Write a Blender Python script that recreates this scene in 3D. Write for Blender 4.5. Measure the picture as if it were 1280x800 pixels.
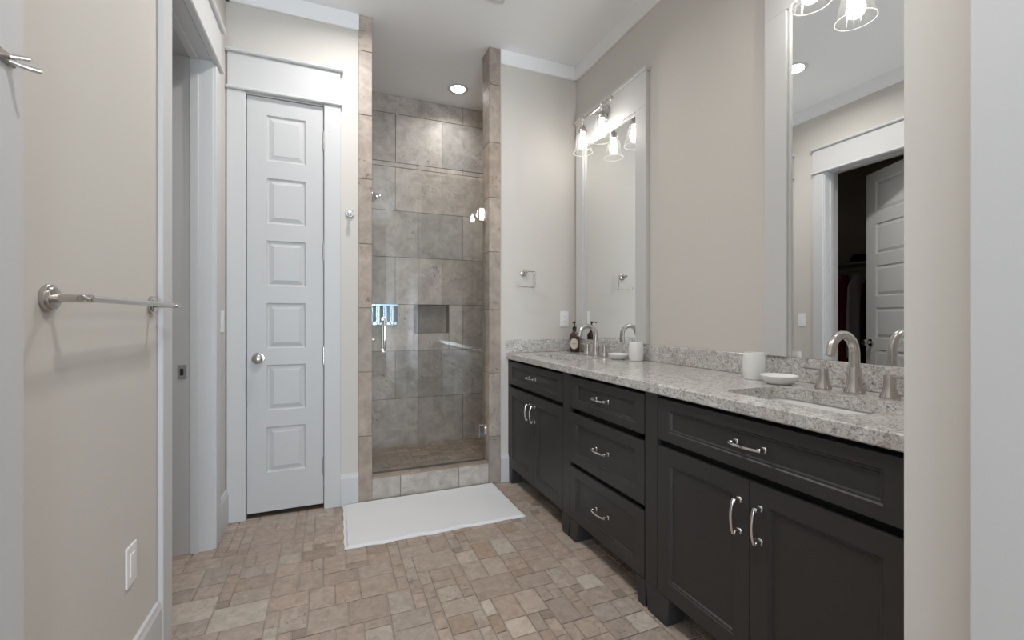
import bpy, bmesh, math, random
from mathutils import Matrix, Vector

for o in list(bpy.data.objects):
    bpy.data.objects.remove(o)
S = bpy.context.scene
C = S.collection
PI = math.pi

# ------------------------------------------------------------------ camera, world, light
cam_d = bpy.data.cameras.new('camera')
cam = bpy.data.objects.new('camera', cam_d)
C.objects.link(cam)
cam.location = (0, 0, 1.163)
cam.rotation_euler = (PI / 2, 0, -math.atan(225 / 552))
cam_d.sensor_width = 36
cam_d.lens = 552 / 1280 * 36
cam_d.shift_y = -3.5 / 1280
cam_d.clip_start = 0.02
S.camera = cam

S.view_settings.view_transform = 'Standard'
S.view_settings.look = 'None'
S.view_settings.gamma = 1
S.view_settings.use_curve_mapping = False
S.view_settings.exposure = 0.13

W = bpy.data.worlds.new('sky')
S.world = W
W.use_nodes = True
W.node_tree.nodes['Background'].inputs[0].default_value = (0.62, 0.75, 1.0, 1)
W.node_tree.nodes['Background'].inputs[1].default_value = 1.2

ASSUMED_WINDOW_POWER = 142
BULB = 33
DOWN_SHOWER = 2.8
DOWN_ROOM = 12.5


def area(name, loc, rot, sx, sy, power, color, shape='RECTANGLE', spread=PI):
    d = bpy.data.lights.new(name, 'AREA')
    d.shape = shape
    d.size = sx
    d.size_y = sy
    d.energy = power
    d.color = color
    d.spread = spread
    o = bpy.data.objects.new(name, d)
    C.objects.link(o)
    o.location = loc
    o.rotation_euler = rot
    return o


# added fill light for an assumed, unseen window in the wall behind the camera
area('assumed_window_fill', (0.18, -3.70, 1.10), (-PI / 2 - math.radians(29), 0, PI), 1.10, 1.9, ASSUMED_WINDOW_POWER, (0.77, 0.88, 1.0))  # tilted up to brighten the ceiling

# ------------------------------------------------------------------ materials
MATS = {}


def lin(r, g, b):
    f = lambda v: (v / 255 / 12.92) if v / 255 <= 0.04045 else ((v / 255 + 0.055) / 1.055) ** 2.4
    return (f(r), f(g), f(b), 1)


def mat(name, color, rough=0.5, metal=0.0, bump=0.0, bscale=200.0, spec=0.5, vary=0.0, vscale=4.0, coat=0.0):
    m = bpy.data.materials.new(name)
    m.use_nodes = True
    nt = m.node_tree
    b = nt.nodes['Principled BSDF']
    b.inputs['Base Color'].default_value = color
    b.inputs['Roughness'].default_value = rough
    b.inputs['Metallic'].default_value = metal
    b.inputs['Specular IOR Level'].default_value = spec
    if coat:
        b.inputs['Coat Weight'].default_value = coat
    tc = nt.nodes.new('ShaderNodeTexCoord')
    if vary > 0:
        n = nt.nodes.new('ShaderNodeTexNoise')
        n.inputs['Scale'].default_value = vscale
        n.inputs['Detail'].default_value = 4
        nt.links.new(tc.outputs['Object'], n.inputs['Vector'])
        mx = nt.nodes.new('ShaderNodeMixRGB')
        mx.blend_type = 'MIX'
        mx.inputs[1].default_value = tuple(c * (1 - vary) for c in color[:3]) + (1,)
        mx.inputs[2].default_value = tuple(min(1, c * (1 + vary)) for c in color[:3]) + (1,)
        nt.links.new(n.outputs['Fac'], mx.inputs[0])
        nt.links.new(mx.outputs[0], b.inputs['Base Color'])
    if bump > 0:
        n2 = nt.nodes.new('ShaderNodeTexNoise')
        n2.inputs['Scale'].default_value = bscale
        n2.inputs['Detail'].default_value = 3
        nt.links.new(tc.outputs['Object'], n2.inputs['Vector'])
        bp = nt.nodes.new('ShaderNodeBump')
        bp.inputs['Strength'].default_value = bump
        bp.inputs['Distance'].default_value = 0.002
        nt.links.new(n2.outputs['Fac'], bp.inputs['Height'])
        nt.links.new(bp.outputs[0], b.inputs['Normal'])
    MATS[name] = m
    return m


def stone(name, scale=14.0, lo=0.78, hi=1.12, pit=0.5, rough=0.5, pits=60.0, bump=0.25, detail=6):
    """travertine: each tile's own colour (attribute 'tint') times cloudy veining, with small dark pits"""
    m = bpy.data.materials.new(name)
    m.use_nodes = True
    nt = m.node_tree
    L = nt.links.new
    b = nt.nodes['Principled BSDF']
    b.inputs['Roughness'].default_value = rough
    tc = nt.nodes.new('ShaderNodeTexCoord')
    at = nt.nodes.new('ShaderNodeAttribute')
    at.attribute_name = 'tint'
    n = nt.nodes.new('ShaderNodeTexNoise')
    n.inputs['Scale'].default_value = scale
    n.inputs['Detail'].default_value = detail
    n.inputs['Roughness'].default_value = 0.65
    n.inputs['Distortion'].default_value = 0.6
    L(tc.outputs['Object'], n.inputs['Vector'])
    rp = nt.nodes.new('ShaderNodeValToRGB')
    rp.color_ramp.elements[0].position = 0.3
    rp.color_ramp.elements[0].color = (lo, lo * 0.97, lo * 0.94, 1)
    rp.color_ramp.elements[1].position = 0.72
    rp.color_ramp.elements[1].color = (hi, hi, hi, 1)
    L(n.outputs['Fac'], rp.inputs['Fac'])
    mu = nt.nodes.new('ShaderNodeMixRGB')
    mu.blend_type = 'MULTIPLY'
    mu.inputs[0].default_value = 1
    L(at.outputs['Color'], mu.inputs[1])
    L(rp.outputs[0], mu.inputs[2])
    # pits, gathered in patches
    n2 = nt.nodes.new('ShaderNodeTexNoise')
    n2.inputs['Scale'].default_value = pits
    n2.inputs['Detail'].default_value = 3
    L(tc.outputs['Object'], n2.inputs['Vector'])
    n3 = nt.nodes.new('ShaderNodeTexNoise')
    n3.inputs['Scale'].default_value = pits / 12
    L(tc.outputs['Object'], n3.inputs['Vector'])
    r2 = nt.nodes.new('ShaderNodeValToRGB')
    r2.color_ramp.elements[0].position = 0.60
    r2.color_ramp.elements[0].color = (0, 0, 0, 1)
    r2.color_ramp.elements[1].position = 0.67
    r2.color_ramp.elements[1].color = (1, 1, 1, 1)
    L(n2.outputs['Fac'], r2.inputs['Fac'])
    r3 = nt.nodes.new('ShaderNodeValToRGB')
    r3.color_ramp.elements[0].position = 0.5
    r3.color_ramp.elements[0].color = (0, 0, 0, 1)
    r3.color_ramp.elements[1].position = 0.66
    r3.color_ramp.elements[1].color = (1, 1, 1, 1)
    L(n3.outputs['Fac'], r3.inputs['Fac'])
    mm = nt.nodes.new('ShaderNodeMath')
    mm.operation = 'MULTIPLY'
    L(r2.outputs[0], mm.inputs[0])
    L(r3.outputs[0], mm.inputs[1])
    ms = nt.nodes.new('ShaderNodeMath')
    ms.operation = 'MULTIPLY'
    ms.inputs[1].default_value = pit
    L(mm.outputs[0], ms.inputs[0])
    dk = nt.nodes.new('ShaderNodeMixRGB')
    dk.inputs[2].default_value = (0.09, 0.06, 0.045, 1)
    L(ms.outputs[0], dk.inputs[0])
    L(mu.outputs[0], dk.inputs[1])
    L(dk.outputs[0], b.inputs['Base Color'])
    bp = nt.nodes.new('ShaderNodeBump')
    bp.inputs['Strength'].default_value = bump
    bp.inputs['Distance'].default_value = 0.004
    L(n.outputs['Fac'], bp.inputs['Height'])
    L(bp.outputs[0], b.inputs['Normal'])
    MATS[name] = m
    return m


def granite(name):
    m = bpy.data.materials.new(name)
    m.use_nodes = True
    nt = m.node_tree
    L = nt.links.new
    b = nt.nodes['Principled BSDF']
    b.inputs['Roughness'].default_value = 0.13
    tc = nt.nodes.new('ShaderNodeTexCoord')
    n = nt.nodes.new('ShaderNodeTexNoise')
    n.inputs['Scale'].default_value = 70
    n.inputs['Detail'].default_value = 8
    n.inputs['Roughness'].default_value = 0.7
    n.inputs['Distortion'].default_value = 1.6
    L(tc.outputs['Object'], n.inputs['Vector'])
    rp = nt.nodes.new('ShaderNodeValToRGB')
    cr = rp.color_ramp
    cr.elements[0].position = 0.33
    cr.elements[0].color = lin(112, 108, 105)
    cr.elements[1].position = 0.72
    cr.elements[1].color = lin(238, 237, 236)
    e = cr.elements.new(0.43)
    e.color = lin(170, 167, 163)
    e = cr.elements.new(0.52)
    e.color = lin(207, 205, 202)
    L(n.outputs['Fac'], rp.inputs['Fac'])
    n2 = nt.nodes.new('ShaderNodeTexNoise')
    n2.inputs['Scale'].default_value = 7
    n2.inputs['Detail'].default_value = 5
    n2.inputs['Distortion'].default_value = 2
    L(tc.outputs['Object'], n2.inputs['Vector'])
    r2 = nt.nodes.new('ShaderNodeValToRGB')
    r2.color_ramp.elements[0].position = 0.35
    r2.color_ramp.elements[0].color = (0.82, 0.79, 0.77, 1)
    r2.color_ramp.elements[1].position = 0.6
    r2.color_ramp.elements[1].color = (1, 1, 1, 1)
    L(n2.outputs['Fac'], r2.inputs['Fac'])
    mu = nt.nodes.new('ShaderNodeMixRGB')
    mu.blend_type = 'MULTIPLY'
    mu.inputs[0].default_value = 0.8
    L(rp.outputs[0], mu.inputs[1])
    L(r2.outputs[0], mu.inputs[2])
    L(mu.outputs[0], b.inputs['Base Color'])
    MATS[name] = m
    return m


def glass(name, tint=(0.93, 0.96, 0.95), refl=1.0, ior=1.45, edge=0.0, haze=0.0):
    """thin clear glass: straight-through transmission plus a fresnel mirror"""
    m = bpy.data.materials.new(name)
    m.use_nodes = True
    nt = m.node_tree
    L = nt.links.new
    nt.nodes.remove(nt.nodes['Principled BSDF'])
    out = nt.nodes['Material Output']
    t = nt.nodes.new('ShaderNodeBsdfTransparent')
    t.inputs[0].default_value = tint + (1,)
    g = nt.nodes.new('ShaderNodeBsdfGlossy')
    g.inputs['Roughness'].default_value = 0.0
    g.inputs[0].default_value = (refl, refl, refl, 1)
    mx = nt.nodes.new('ShaderNodeMixShader')
    lw = nt.nodes.new('ShaderNodeLayerWeight')
    lw.inputs[0].default_value = 0.5
    pw = nt.nodes.new('ShaderNodeMath')
    pw.operation = 'POWER'
    pw.inputs[1].default_value = 4.0
    L(lw.outputs['Facing'], pw.inputs[0])
    ma = nt.nodes.new('ShaderNodeMath')
    ma.operation = 'MULTIPLY_ADD'
    ma.use_clamp = True
    ma.inputs[1].default_value = 0.85 if edge == 0 else edge
    ma.inputs[2].default_value = 0.045
    L(pw.outputs[0], ma.inputs[0])
    L(ma.outputs[0], mx.inputs[0])
    L(t.outputs[0], mx.inputs[1])
    L(g.outputs[0], mx.inputs[2])
    if haze > 0:
        df = nt.nodes.new('ShaderNodeBsdfTranslucent')
        df.inputs[0].default_value = (0.95, 0.95, 0.95, 1)
        dd = nt.nodes.new('ShaderNodeBsdfDiffuse')
        dd.inputs[0].default_value = (0.95, 0.95, 0.95, 1)
        m1 = nt.nodes.new('ShaderNodeMixShader')
        L(df.outputs[0], m1.inputs[1])
        L(dd.outputs[0], m1.inputs[2])
        m2 = nt.nodes.new('ShaderNodeMixShader')
        m2.inputs[0].default_value = haze
        L(mx.outputs[0], m2.inputs[1])
        L(m1.outputs[0], m2.inputs[2])
        L(m2.outputs[0], out.inputs[0])
    else:
        L(mx.outputs[0], out.inputs[0])
    MATS[name] = m
    return m


def emit(name, color, strength):
    m = bpy.data.materials.new(name)
    m.use_nodes = True
    nt = m.node_tree
    nt.nodes.remove(nt.nodes['Principled BSDF'])
    e = nt.nodes.new('ShaderNodeEmission')
    e.inputs[0].default_value = color
    e.inputs[1].default_value = strength
    nt.links.new(e.outputs[0], nt.nodes['Material Output'].inputs[0])
    MATS[name] = m
    return m


PAINT = mat('wall_paint', (0.635, 0.605, 0.562, 1), 0.75, bump=0.05, bscale=260, spec=0.25)
TRIMW = mat('trim_white', (0.60, 0.60, 0.60, 1), 0.45, spec=0.4)
CEIL = mat('ceiling_white', (0.90, 0.90, 0.90, 1), 0.85, spec=0.2)
DOORW = mat('door_white', (0.57, 0.57, 0.57, 1), 0.42, spec=0.4)
CAB = mat('cabinet_charcoal', (0.036, 0.034, 0.034, 1), 0.42, spec=0.4, bump=0.02, bscale=90)
CABIN = mat('cabinet_inside', (0.012, 0.012, 0.012, 1), 0.8, spec=0.1)
NICKEL = mat('brushed_nickel', (0.58, 0.556, 0.53, 1), 0.22, 1.0, bump=0.03, bscale=400)
CHROME = mat('polished_nickel', (0.86, 0.85, 0.84, 1), 0.12, 1.0)
SKYCHROME = mat('dispenser_sky_chrome', (0.50, 0.66, 0.80, 1), 0.15, 1.0)  # chrome with the blue sky reflection put into its colour
BLUEDARK = mat('dispenser_window', (0.10, 0.11, 0.12, 1), 0.12)
MIRROR = mat('mirror_silver', (0.88, 0.89, 0.885, 1), 0.0, 1.0)
GRANITE = granite('speckled_granite')
PORCELAIN = mat('porcelain', (0.80, 0.80, 0.79, 1), 0.18, coat=0.2)
CERAMIC = mat('white_ceramic', (0.82, 0.82, 0.81, 1), 0.38)
PLASTIC = mat('white_plastic', (0.84, 0.84, 0.84, 1), 0.35)
SHADOWGAP = mat('dark_slot', (0.02, 0.02, 0.02, 1), 0.6)
AMBER = mat('amber_glass', (0.040, 0.013, 0.007, 1), 0.08, coat=0.4)
BLACKP = mat('black_pump', (0.012, 0.011, 0.011, 1), 0.35)
PAPER = mat('label_paper', (0.62, 0.57, 0.48, 1), 0.7)
INK = mat('label_ink', (0.05, 0.045, 0.04, 1), 0.7)
COTTON = mat('white_cotton', (0.76, 0.76, 0.77, 1), 0.95, bump=0.6, bscale=320, spec=0.1)
FLOORSTONE = stone('tumbled_travertine', 26, 0.76, 1.18, 0.8, 0.55, 85, 0.3)
WALLSTONE = stone('shower_travertine', 11, 0.68, 1.15, 0.6, 0.55, 50, 0.2)
GROUT = mat('floor_grout', (0.42, 0.36, 0.31, 1), 0.9, vary=0.15, vscale=30)
WGROUT = mat('shower_grout', (0.22, 0.20, 0.18, 1), 0.9, vary=0.12, vscale=30)
SGLASS = glass('shower_glass', (0.955, 0.958, 0.952), 1.0)
WGLASS = glass('window_glass', (0.97, 0.98, 0.98), 1.0)
RIMG = glass('glass_rim', (0.9, 0.9, 0.9), 1.0, 1.5, edge=0.5, haze=0.55)  # white scatter mixed in for the light the rim catches
SHADE = glass('clear_lamp_glass', (0.965, 0.965, 0.96), 1.0, 1.5, edge=0.5, haze=0.014)  # faint white haze put in for the look of lit glass
GEDGE = mat('glass_edge', (0.10, 0.105, 0.10, 1), 0.2)
BULBM = emit('lit_bulb', (1.0, 0.95, 0.89, 1), BULB)
LENS = emit('downlight_lens', (1.0, 0.95, 0.88, 1), 12)
BURG = mat('burgundy_cloth', (0.32, 0.055, 0.075, 1), 0.9, bump=0.2, bscale=60, vary=0.25, vscale=20)
GREYC = mat('grey_cloth', (0.78, 0.76, 0.76, 1), 0.9, vary=0.2, vscale=25)
DARKC = mat('dark_cloth', (0.02, 0.02, 0.025, 1), 0.9, vary=0.2, vscale=25)
CLOSETW = mat('closet_paint', (0.62, 0.54, 0.46, 1), 0.9)
CLOSETF = mat('closet_carpet', (0.12, 0.10, 0.085, 1), 0.95)
WHITEWIRE = mat('closet_shelf', (0.42, 0.41, 0.40, 1), 0.6)

# ------------------------------------------------------------------ mesh helpers


class MB:
    """collects shapes, then links them as one mesh object"""

    def __init__(self):
        self.bm = bmesh.new()
        self.mats = []

    def mi(self, m):
        if m is None:
            return 0
        if m not in self.mats:
            self.mats.append(m)
        return self.mats.index(m)

    def add(self, other, m=None, smooth=False, M=None):
        idx = self.mi(m) if m is not None else None
        vm = {}
        for v in other.verts:
            vm[v] = self.bm.verts.new(M @ v.co if M else v.co)
        for f in other.faces:
            try:
                nf = self.bm.faces.new([vm[v] for v in f.verts])
            except ValueError:
                continue
            nf.smooth = smooth or f.smooth
            if idx is not None:
                nf.material_index = idx
        other.free()
        return self

    def box(self, x0, x1, y0, y1, z0, z1, bev=0.0, m=None, seg=1, M=None):
        b = bmesh.new()
        bmesh.ops.create_cube(b, size=1)
        for v in b.verts:
            v.co = Vector(((x0 + x1) / 2 + v.co.x * (x1 - x0), (y0 + y1) / 2 + v.co.y * (y1 - y0), (z0 + z1) / 2 + v.co.z * (z1 - z0)))
        if bev > 0:
            bmesh.ops.bevel(b, geom=b.edges[:] + b.verts[:], offset=bev, segments=seg, profile=0.6, affect='EDGES')
        return self.add(b, m, False, M)

    def prism(self, pts, axis, a0, a1, m=None, bev=0.0, M=None):
        """polygon pts extruded along axis ('x','y','z') from a0 to a1"""
        b = bmesh.new()

        def P(p, a):
            if axis == 'x':
                return (a, p[0], p[1])
            if axis == 'y':
                return (p[0], a, p[1])
            return (p[0], p[1], a)
        lo = [b.verts.new(P(p, a0)) for p in pts]
        hi = [b.verts.new(P(p, a1)) for p in pts]
        n = len(pts)
        b.faces.new(lo)
        b.faces.new(hi[::-1])
        for i in range(n):
            b.faces.new([lo[i], hi[i], hi[(i + 1) % n], lo[(i + 1) % n]])
        bmesh.ops.recalc_face_normals(b, faces=b.faces[:])
        if bev > 0:
            bmesh.ops.bevel(b, geom=b.edges[:], offset=bev, segments=1, affect='EDGES')
        return self.add(b, m, False, M)

    def lathe(self, prof, M=None, m=None, n=28, closed=False):
        """profile [(r, z)] turned about z"""
        b = bmesh.new()
        rings = []
        for r, z in prof:
            if r < 1e-6:
                rings.append([b.verts.new((0, 0, z))])
            else:
                rings.append([b.verts.new((r * math.cos(2 * PI * i / n), r * math.sin(2 * PI * i / n), z)) for i in range(n)])
        for a, c in zip(rings, rings[1:]):
            if len(a) == 1 and len(c) == 1:
                continue
            for i in range(n):
                j = (i + 1) % n
                if len(a) == 1:
                    b.faces.new([a[0], c[j], c[i]])
                elif len(c) == 1:
                    b.faces.new([a[i], a[j], c[0]])
                else:
                    b.faces.new([a[i], a[j], c[j], c[i]])
        bmesh.ops.recalc_face_normals(b, faces=b.faces[:])
        return self.add(b, m, True, M)

    def cyl(self, p0, p1, r0, r1=None, m=None, n=20, bev=0.0):
        p0, p1 = Vector(p0), Vector(p1)
        r1 = r0 if r1 is None else r1
        d = p1 - p0
        L = d.length
        M = Matrix.Translation(p0) @ d.to_track_quat('Z', 'Y').to_matrix().to_4x4()
        e = bev
        if e > 0:
            prof = [(0, 0), (r0 - e, 0), (r0, e), (r1, L - e), (r1 - e, L), (0, L)]
        else:
            prof = [(0, 0), (r0, 0), (r0, 1e-4), (r1, L - 1e-4), (r1, L), (0, L)]
        return self.lathe(prof, M, m, n)

    def tube(self, pts, r, m=None, n=12, radii=None, flat=None):
        """round (or flattened: flat=(w,h)) tube through pts"""
        P = [Vector(p) for p in pts]
        b = bmesh.new()
        rings = []
        up = Vector((0, 0, 1))
        T0 = (P[1] - P[0]).normalized()
        if abs(T0.dot(up)) > 0.95:
            up = Vector((0, 1, 0))
        N = (up - T0 * up.dot(T0)).normalized()
        for i, p in enumerate(P):
            if i == 0:
                T = P[1] - P[0]
            elif i == len(P) - 1:
                T = P[-1] - P[-2]
            else:
                T = (P[i + 1] - P[i]).normalized() + (P[i] - P[i - 1]).normalized()
            T.normalize()
            N = (N - T * N.dot(T)).normalized()
            B = T.cross(N)
            rr = radii[i] if radii else r
            ring = []
            for k in range(n):
                a = 2 * PI * k / n
                if flat:
                    ca, sa = math.cos(a), math.sin(a)
                    q = lambda v: math.copysign(abs(v) ** 0.45, v)
                    ring.append(b.verts.new(p + N * (q(ca) * flat[1] / 2) + B * (q(sa) * flat[0] / 2)))
                else:
                    ring.append(b.verts.new(p + (N * math.cos(a) + B * math.sin(a)) * rr))
            rings.append(ring)
        for a, c in zip(rings, rings[1:]):
            for k in range(n):
                j = (k + 1) % n
                b.faces.new([a[k], a[j], c[j], c[k]])
        b.faces.new(rings[0][::-1])
        b.faces.new(rings[-1])
        bmesh.ops.recalc_face_normals(b, faces=b.faces[:])
        return self.add(b, m, True)

    def build(self, name, material=None, parent=None, origin=(0, 0, 0)):
        me = bpy.data.meshes.new(name)
        o3 = Vector(origin)
        if origin != (0, 0, 0):
            for v in self.bm.verts:
                v.co -= o3
        self.bm.to_mesh(me)
        self.bm.free()
        if material is not None:
            if self.mats:
                # default slot first only if faces used index without material
                pass
            else:
                self.mats = [material]
        for m in self.mats:
            me.materials.append(m)
        o = bpy.data.objects.new(name, me)
        C.objects.link(o)
        if parent is not None:
            o.parent = parent
        else:
            o.location = origin
        if any(p.use_smooth for p in me.polygons):
            me.set_sharp_from_angle(angle=math.radians(38))
        return o


def tag(o, label, cat, group=None, kind=None):
    o['label'] = label
    o['category'] = cat
    if group:
        o['group'] = group
    if kind:
        o['kind'] = kind
    return o


def thing(name, label, cat, loc=(0, 0, 0), rz=0.0, group=None, kind=None):
    o = bpy.data.objects.new(name, None)
    o.empty_display_size = 0.05
    C.objects.link(o)
    o.location = loc
    o.rotation_euler = (0, 0, rz)
    return tag(o, label, cat, group, kind)


def dup(root, loc, rz, label):
    r = root.copy()
    C.objects.link(r)
    r.location = loc
    r.rotation_euler = (0, 0, rz)
    r['label'] = label
    for ch in list(root.children):
        c = ch.copy()
        C.objects.link(c)
        c.parent = r
        for g in list(ch.children):
            d = g.copy()
            C.objects.link(d)
            d.parent = c
    return r


def box(name, dims, material, label, cat, bev=0.0, kind='structure'):
    b = MB().box(*dims, bev=bev, m=material)
    o = b.build(name)
    return tag(o, label, cat, None, kind)


def leaf(mb, w, z0, z1, th, panels, prof, m, both=False, x0=0.0):
    """slab with framed panels: front at y=0 (facing -y), back at y=th"""
    b = bmesh.new()

    def quad(p):
        b.faces.new([b.verts.new(q) for q in p])

    def face(side):
        yf = (lambda d: d) if side == 0 else (lambda d: th - d)
        xs = sorted({x0, x0 + w} | {p[0] for p in panels} | {p[1] for p in panels})
        zs = sorted({z0, z1} | {p[2] for p in panels} | {p[3] for p in panels})
        for i in range(len(xs) - 1):
            for j in range(len(zs) - 1):
                cx, cz = (xs[i] + xs[i + 1]) / 2, (zs[j] + zs[j + 1]) / 2
                if any(p[0] < cx < p[1] and p[2] < cz < p[3] for p in panels):
                    continue
                quad([(xs[i], yf(0), zs[j]), (xs[i + 1], yf(0), zs[j]), (xs[i + 1], yf(0), zs[j + 1]), (xs[i], yf(0), zs[j + 1])])
        for (a, c, e, g) in panels:
            lv = [(0, 0)] + prof
            for (i0, d0), (i1, d1) in zip(lv, lv[1:]):
                o_ = [(a + i0, yf(d0), e + i0), (c - i0, yf(d0), e + i0), (c - i0, yf(d0), g - i0), (a + i0, yf(d0), g - i0)]
                n_ = [(a + i1, yf(d1), e + i1), (c - i1, yf(d1), e + i1), (c - i1, yf(d1), g - i1), (a + i1, yf(d1), g - i1)]
                for k in range(4):
                    quad([o_[k], o_[(k + 1) % 4], n_[(k + 1) % 4], n_[k]])
            i1, d1 = prof[-1]
            quad([(a + i1, yf(d1), e + i1), (c - i1, yf(d1), e + i1), (c - i1, yf(d1), g - i1), (a + i1, yf(d1), g - i1)])
    face(0)
    if both:
        face(1)
    else:
        quad([(x0, th, z0), (x0, th, z1), (x0 + w, th, z1), (x0 + w, th, z0)])
    X0, X1 = x0, x0 + w
    quad([(X0, 0, z0), (X0, th, z0), (X0, th, z1), (X0, 0, z1)])
    quad([(X1, 0, z0), (X1, 0, z1), (X1, th, z1), (X1, th, z0)])
    quad([(X0, 0, z0), (X1, 0, z0), (X1, th, z0), (X0, th, z0)])
    quad([(X0, 0, z1), (X0, th, z1), (X1, th, z1), (X1, 0, z1)])
    bmesh.ops.remove_doubles(b, verts=b.verts[:], dist=1e-5)
    bmesh.ops.recalc_face_normals(b, faces=b.faces[:])
    return mb.add(b, m)


def rsub(r, h):
    """rect r minus rect h -> list of rects (x0,x1,y0,y1)"""
    x0, x1, y0, y1 = r
    a, b, c, d = h
    if b <= x0 or a >= x1 or d <= y0 or c >= y1:
        return [r]
    out = []
    if a > x0:
        out.append((x0, a, y0, y1))
    if b < x1:
        out.append((b, x1, y0, y1))
    xa, xb = max(x0, a), min(x1, b)
    if c > y0:
        out.append((xa, xb, y0, c))
    if d < y1:
        out.append((xa, xb, d, y1))
    return out


def tiles(name, rects, place, tints, gap, m_tile, m_grout, thick=0.006, bev=0.003, extra=None, jitter=0.0, seed=1):
    """one mesh: every rect a raised tile of its own colour over grout; place(u, v, h) -> world point"""
    rnd = random.Random(seed)
    verts, faces, mi, cols = [], [], [], []

    def q(ps, idx, col):
        s = len(verts)
        verts.extend(ps)
        faces.append(tuple(range(s, s + len(ps))))
        mi.append(idx)
        cols.append(col)
    for r, col in zip(rects, tints):
        g = gap / 2
        x0, x1, y0, y1 = r[0] + g, r[1] - g, r[2] + g, r[3] - g
        if x1 - x0 < 0.004 or y1 - y0 < 0.004:
            continue
        q([place(r[0], r[2], 0), place(r[1], r[2], 0), place(r[1], r[3], 0), place(r[0], r[3], 0)], 1, (1, 1, 1, 1))
        j = [rnd.uniform(-jitter, jitter) for _ in range(8)]
        lo = [(x0 + j[0], y0 + j[1]), (x1 + j[2], y0 + j[3]), (x1 + j[4], y1 + j[5]), (x0 + j[6], y1 + j[7])]
        cx, cy = (x0 + x1) / 2, (y0 + y1) / 2
        hi = [(x + math.copysign(bev, cx - x), y + math.copysign(bev, cy - y)) for x, y in lo]
        t2 = thick + rnd.uniform(-0.0006, 0.0006)
        L_ = [place(x, y, 0) for x, y in lo]
        Mi = [place(x, y, t2 - bev) for x, y in lo]
        Hi = [place(x, y, t2) for x, y in hi]
        for k in range(4):
            n_ = (k + 1) % 4
            q([L_[k], L_[n_], Mi[n_], Mi[k]], 0, col)
            q([Mi[k], Mi[n_], Hi[n_], Hi[k]], 0, col)
        q(Hi, 0, col)
    if extra:
        for ps, idx, col in extra:
            q(ps, idx, col)
    me = bpy.data.meshes.new(name)
    me.from_pydata(verts, [], faces)
    me.materials.append(m_tile)
    me.materials.append(m_grout)
    me.polygons.foreach_set('material_index', mi)
    ca = me.color_attributes.new('tint', 'FLOAT_COLOR', 'CORNER')
    flat = []
    for f, col in zip(faces, cols):
        flat.extend(list(col) * len(f))
    ca.data.foreach_set('color', flat)
    b = bmesh.new()
    b.from_mesh(me)
    bmesh.ops.remove_doubles(b, verts=b.verts[:], dist=1e-6)
    bmesh.ops.recalc_face_normals(b, faces=b.faces[:])
    b.to_mesh(me)
    b.free()
    o = bpy.data.objects.new(name, me)
    C.objects.link(o)
    return o


def vary(rnd, base, a=0.12, warm=0.04):
    k = 1 + rnd.uniform(-a, a)
    w = rnd.uniform(-warm, warm)
    return (base[0] * k * (1 + w), base[1] * k, base[2] * k * (1 - w), 1)


# ------------------------------------------------------------------ structure: planes of the room
LX, RX = -0.555, 1.715        # left wall, vanity wall
BY, SY = 2.92, 3.86           # back wall, back of the shower
CZ = 3.05
NX = 1.015                    # end of the short wall beside the vanity
WY = -3.4                     # wall behind the camera, with the assumed window

# floor: tumbled travertine in mixed sizes on a 5 cm module
rnd = random.Random(11)
U = 0.0495
gx0, gy0 = -0.83, -0.65
NXc, NYc = 56, 74
occ = [[False] * NYc for _ in range(NXc)]
frects, ftints = [], []
SZ = [(3, 2, 10), (2, 3, 9), (2, 2, 10), (3, 3, 4), (4, 3, 3), (2, 1, 2), (1, 2, 2)]
PAL = [((0.42, 0.335, 0.280), 7), ((0.395, 0.315, 0.262), 6), ((0.44, 0.365, 0.310), 5), ((0.40, 0.335, 0.285), 2), ((0.52, 0.450, 0.385), 1), ((0.37, 0.282, 0.222), 2)]
for j in range(NYc):
    for i in range(NXc):
        if occ[i][j]:
            continue
        opts = []
        for (w, h, wt) in SZ:
            if i + w <= NXc and j + h <= NYc and not any(occ[i + a][j + b] for a in range(w) for b in range(h)):
                opts += [(w, h)] * wt
        if not opts or rnd.random() < 0.07:
            w, h = 1, 1
        else:
            w, h = rnd.choice(opts)
        for a in range(w):
            for b in range(h):
                occ[i + a][j + b] = True
        r = (gx0 + i * U, gx0 + (i + w) * U, gy0 + j * U, gy0 + (j + h) * U)
        r = (r[0], min(r[1], 1.80), r[2], min(r[3], BY + 0.02))
        if r[0] > 1.79 or r[2] > BY + 0.01:
            continue
        if w * h == 1:
            base = rnd.choice([(0.27, 0.215, 0.175), (0.31, 0.25, 0.205), (0.37, 0.30, 0.25)])
        else:
            base = rnd.choice([p for p, k in PAL for _ in range(k)])
        frects.append(r)
        ftints.append(vary(rnd, base, 0.06, 0.025))
fl = tiles('floor', frects, lambda u, v, h: (u, v, -0.006 + h), ftints, 0.0045, FLOORSTONE, GROUT, 0.006, 0.002, jitter=0.0012, seed=3,
           extra=[([(-0.83, WY - 0.1, -0.001), (1.9, WY - 0.1, -0.001), (1.9, gy0, -0.001), (-0.83, gy0, -0.001)], 0, (0.42, 0.33, 0.26, 1)),
                  ([(-0.83, BY, -0.002), (0.16, BY, -0.002), (0.16, 3.4, -0.002), (-0.83, 3.4, -0.002)], 0, (0.30, 0.24, 0.19, 1))])
tag(fl, 'floor of tumbled brown travertine tiles in mixed sizes', 'floor', None, 'structure')

cl = MB().box(-2.5, 2.0, WY - 0.1, 4.1, CZ, CZ + 0.1, m=CEIL).build('ceiling')
tag(cl, 'flat white ceiling', 'ceiling', None, 'structure')

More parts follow.
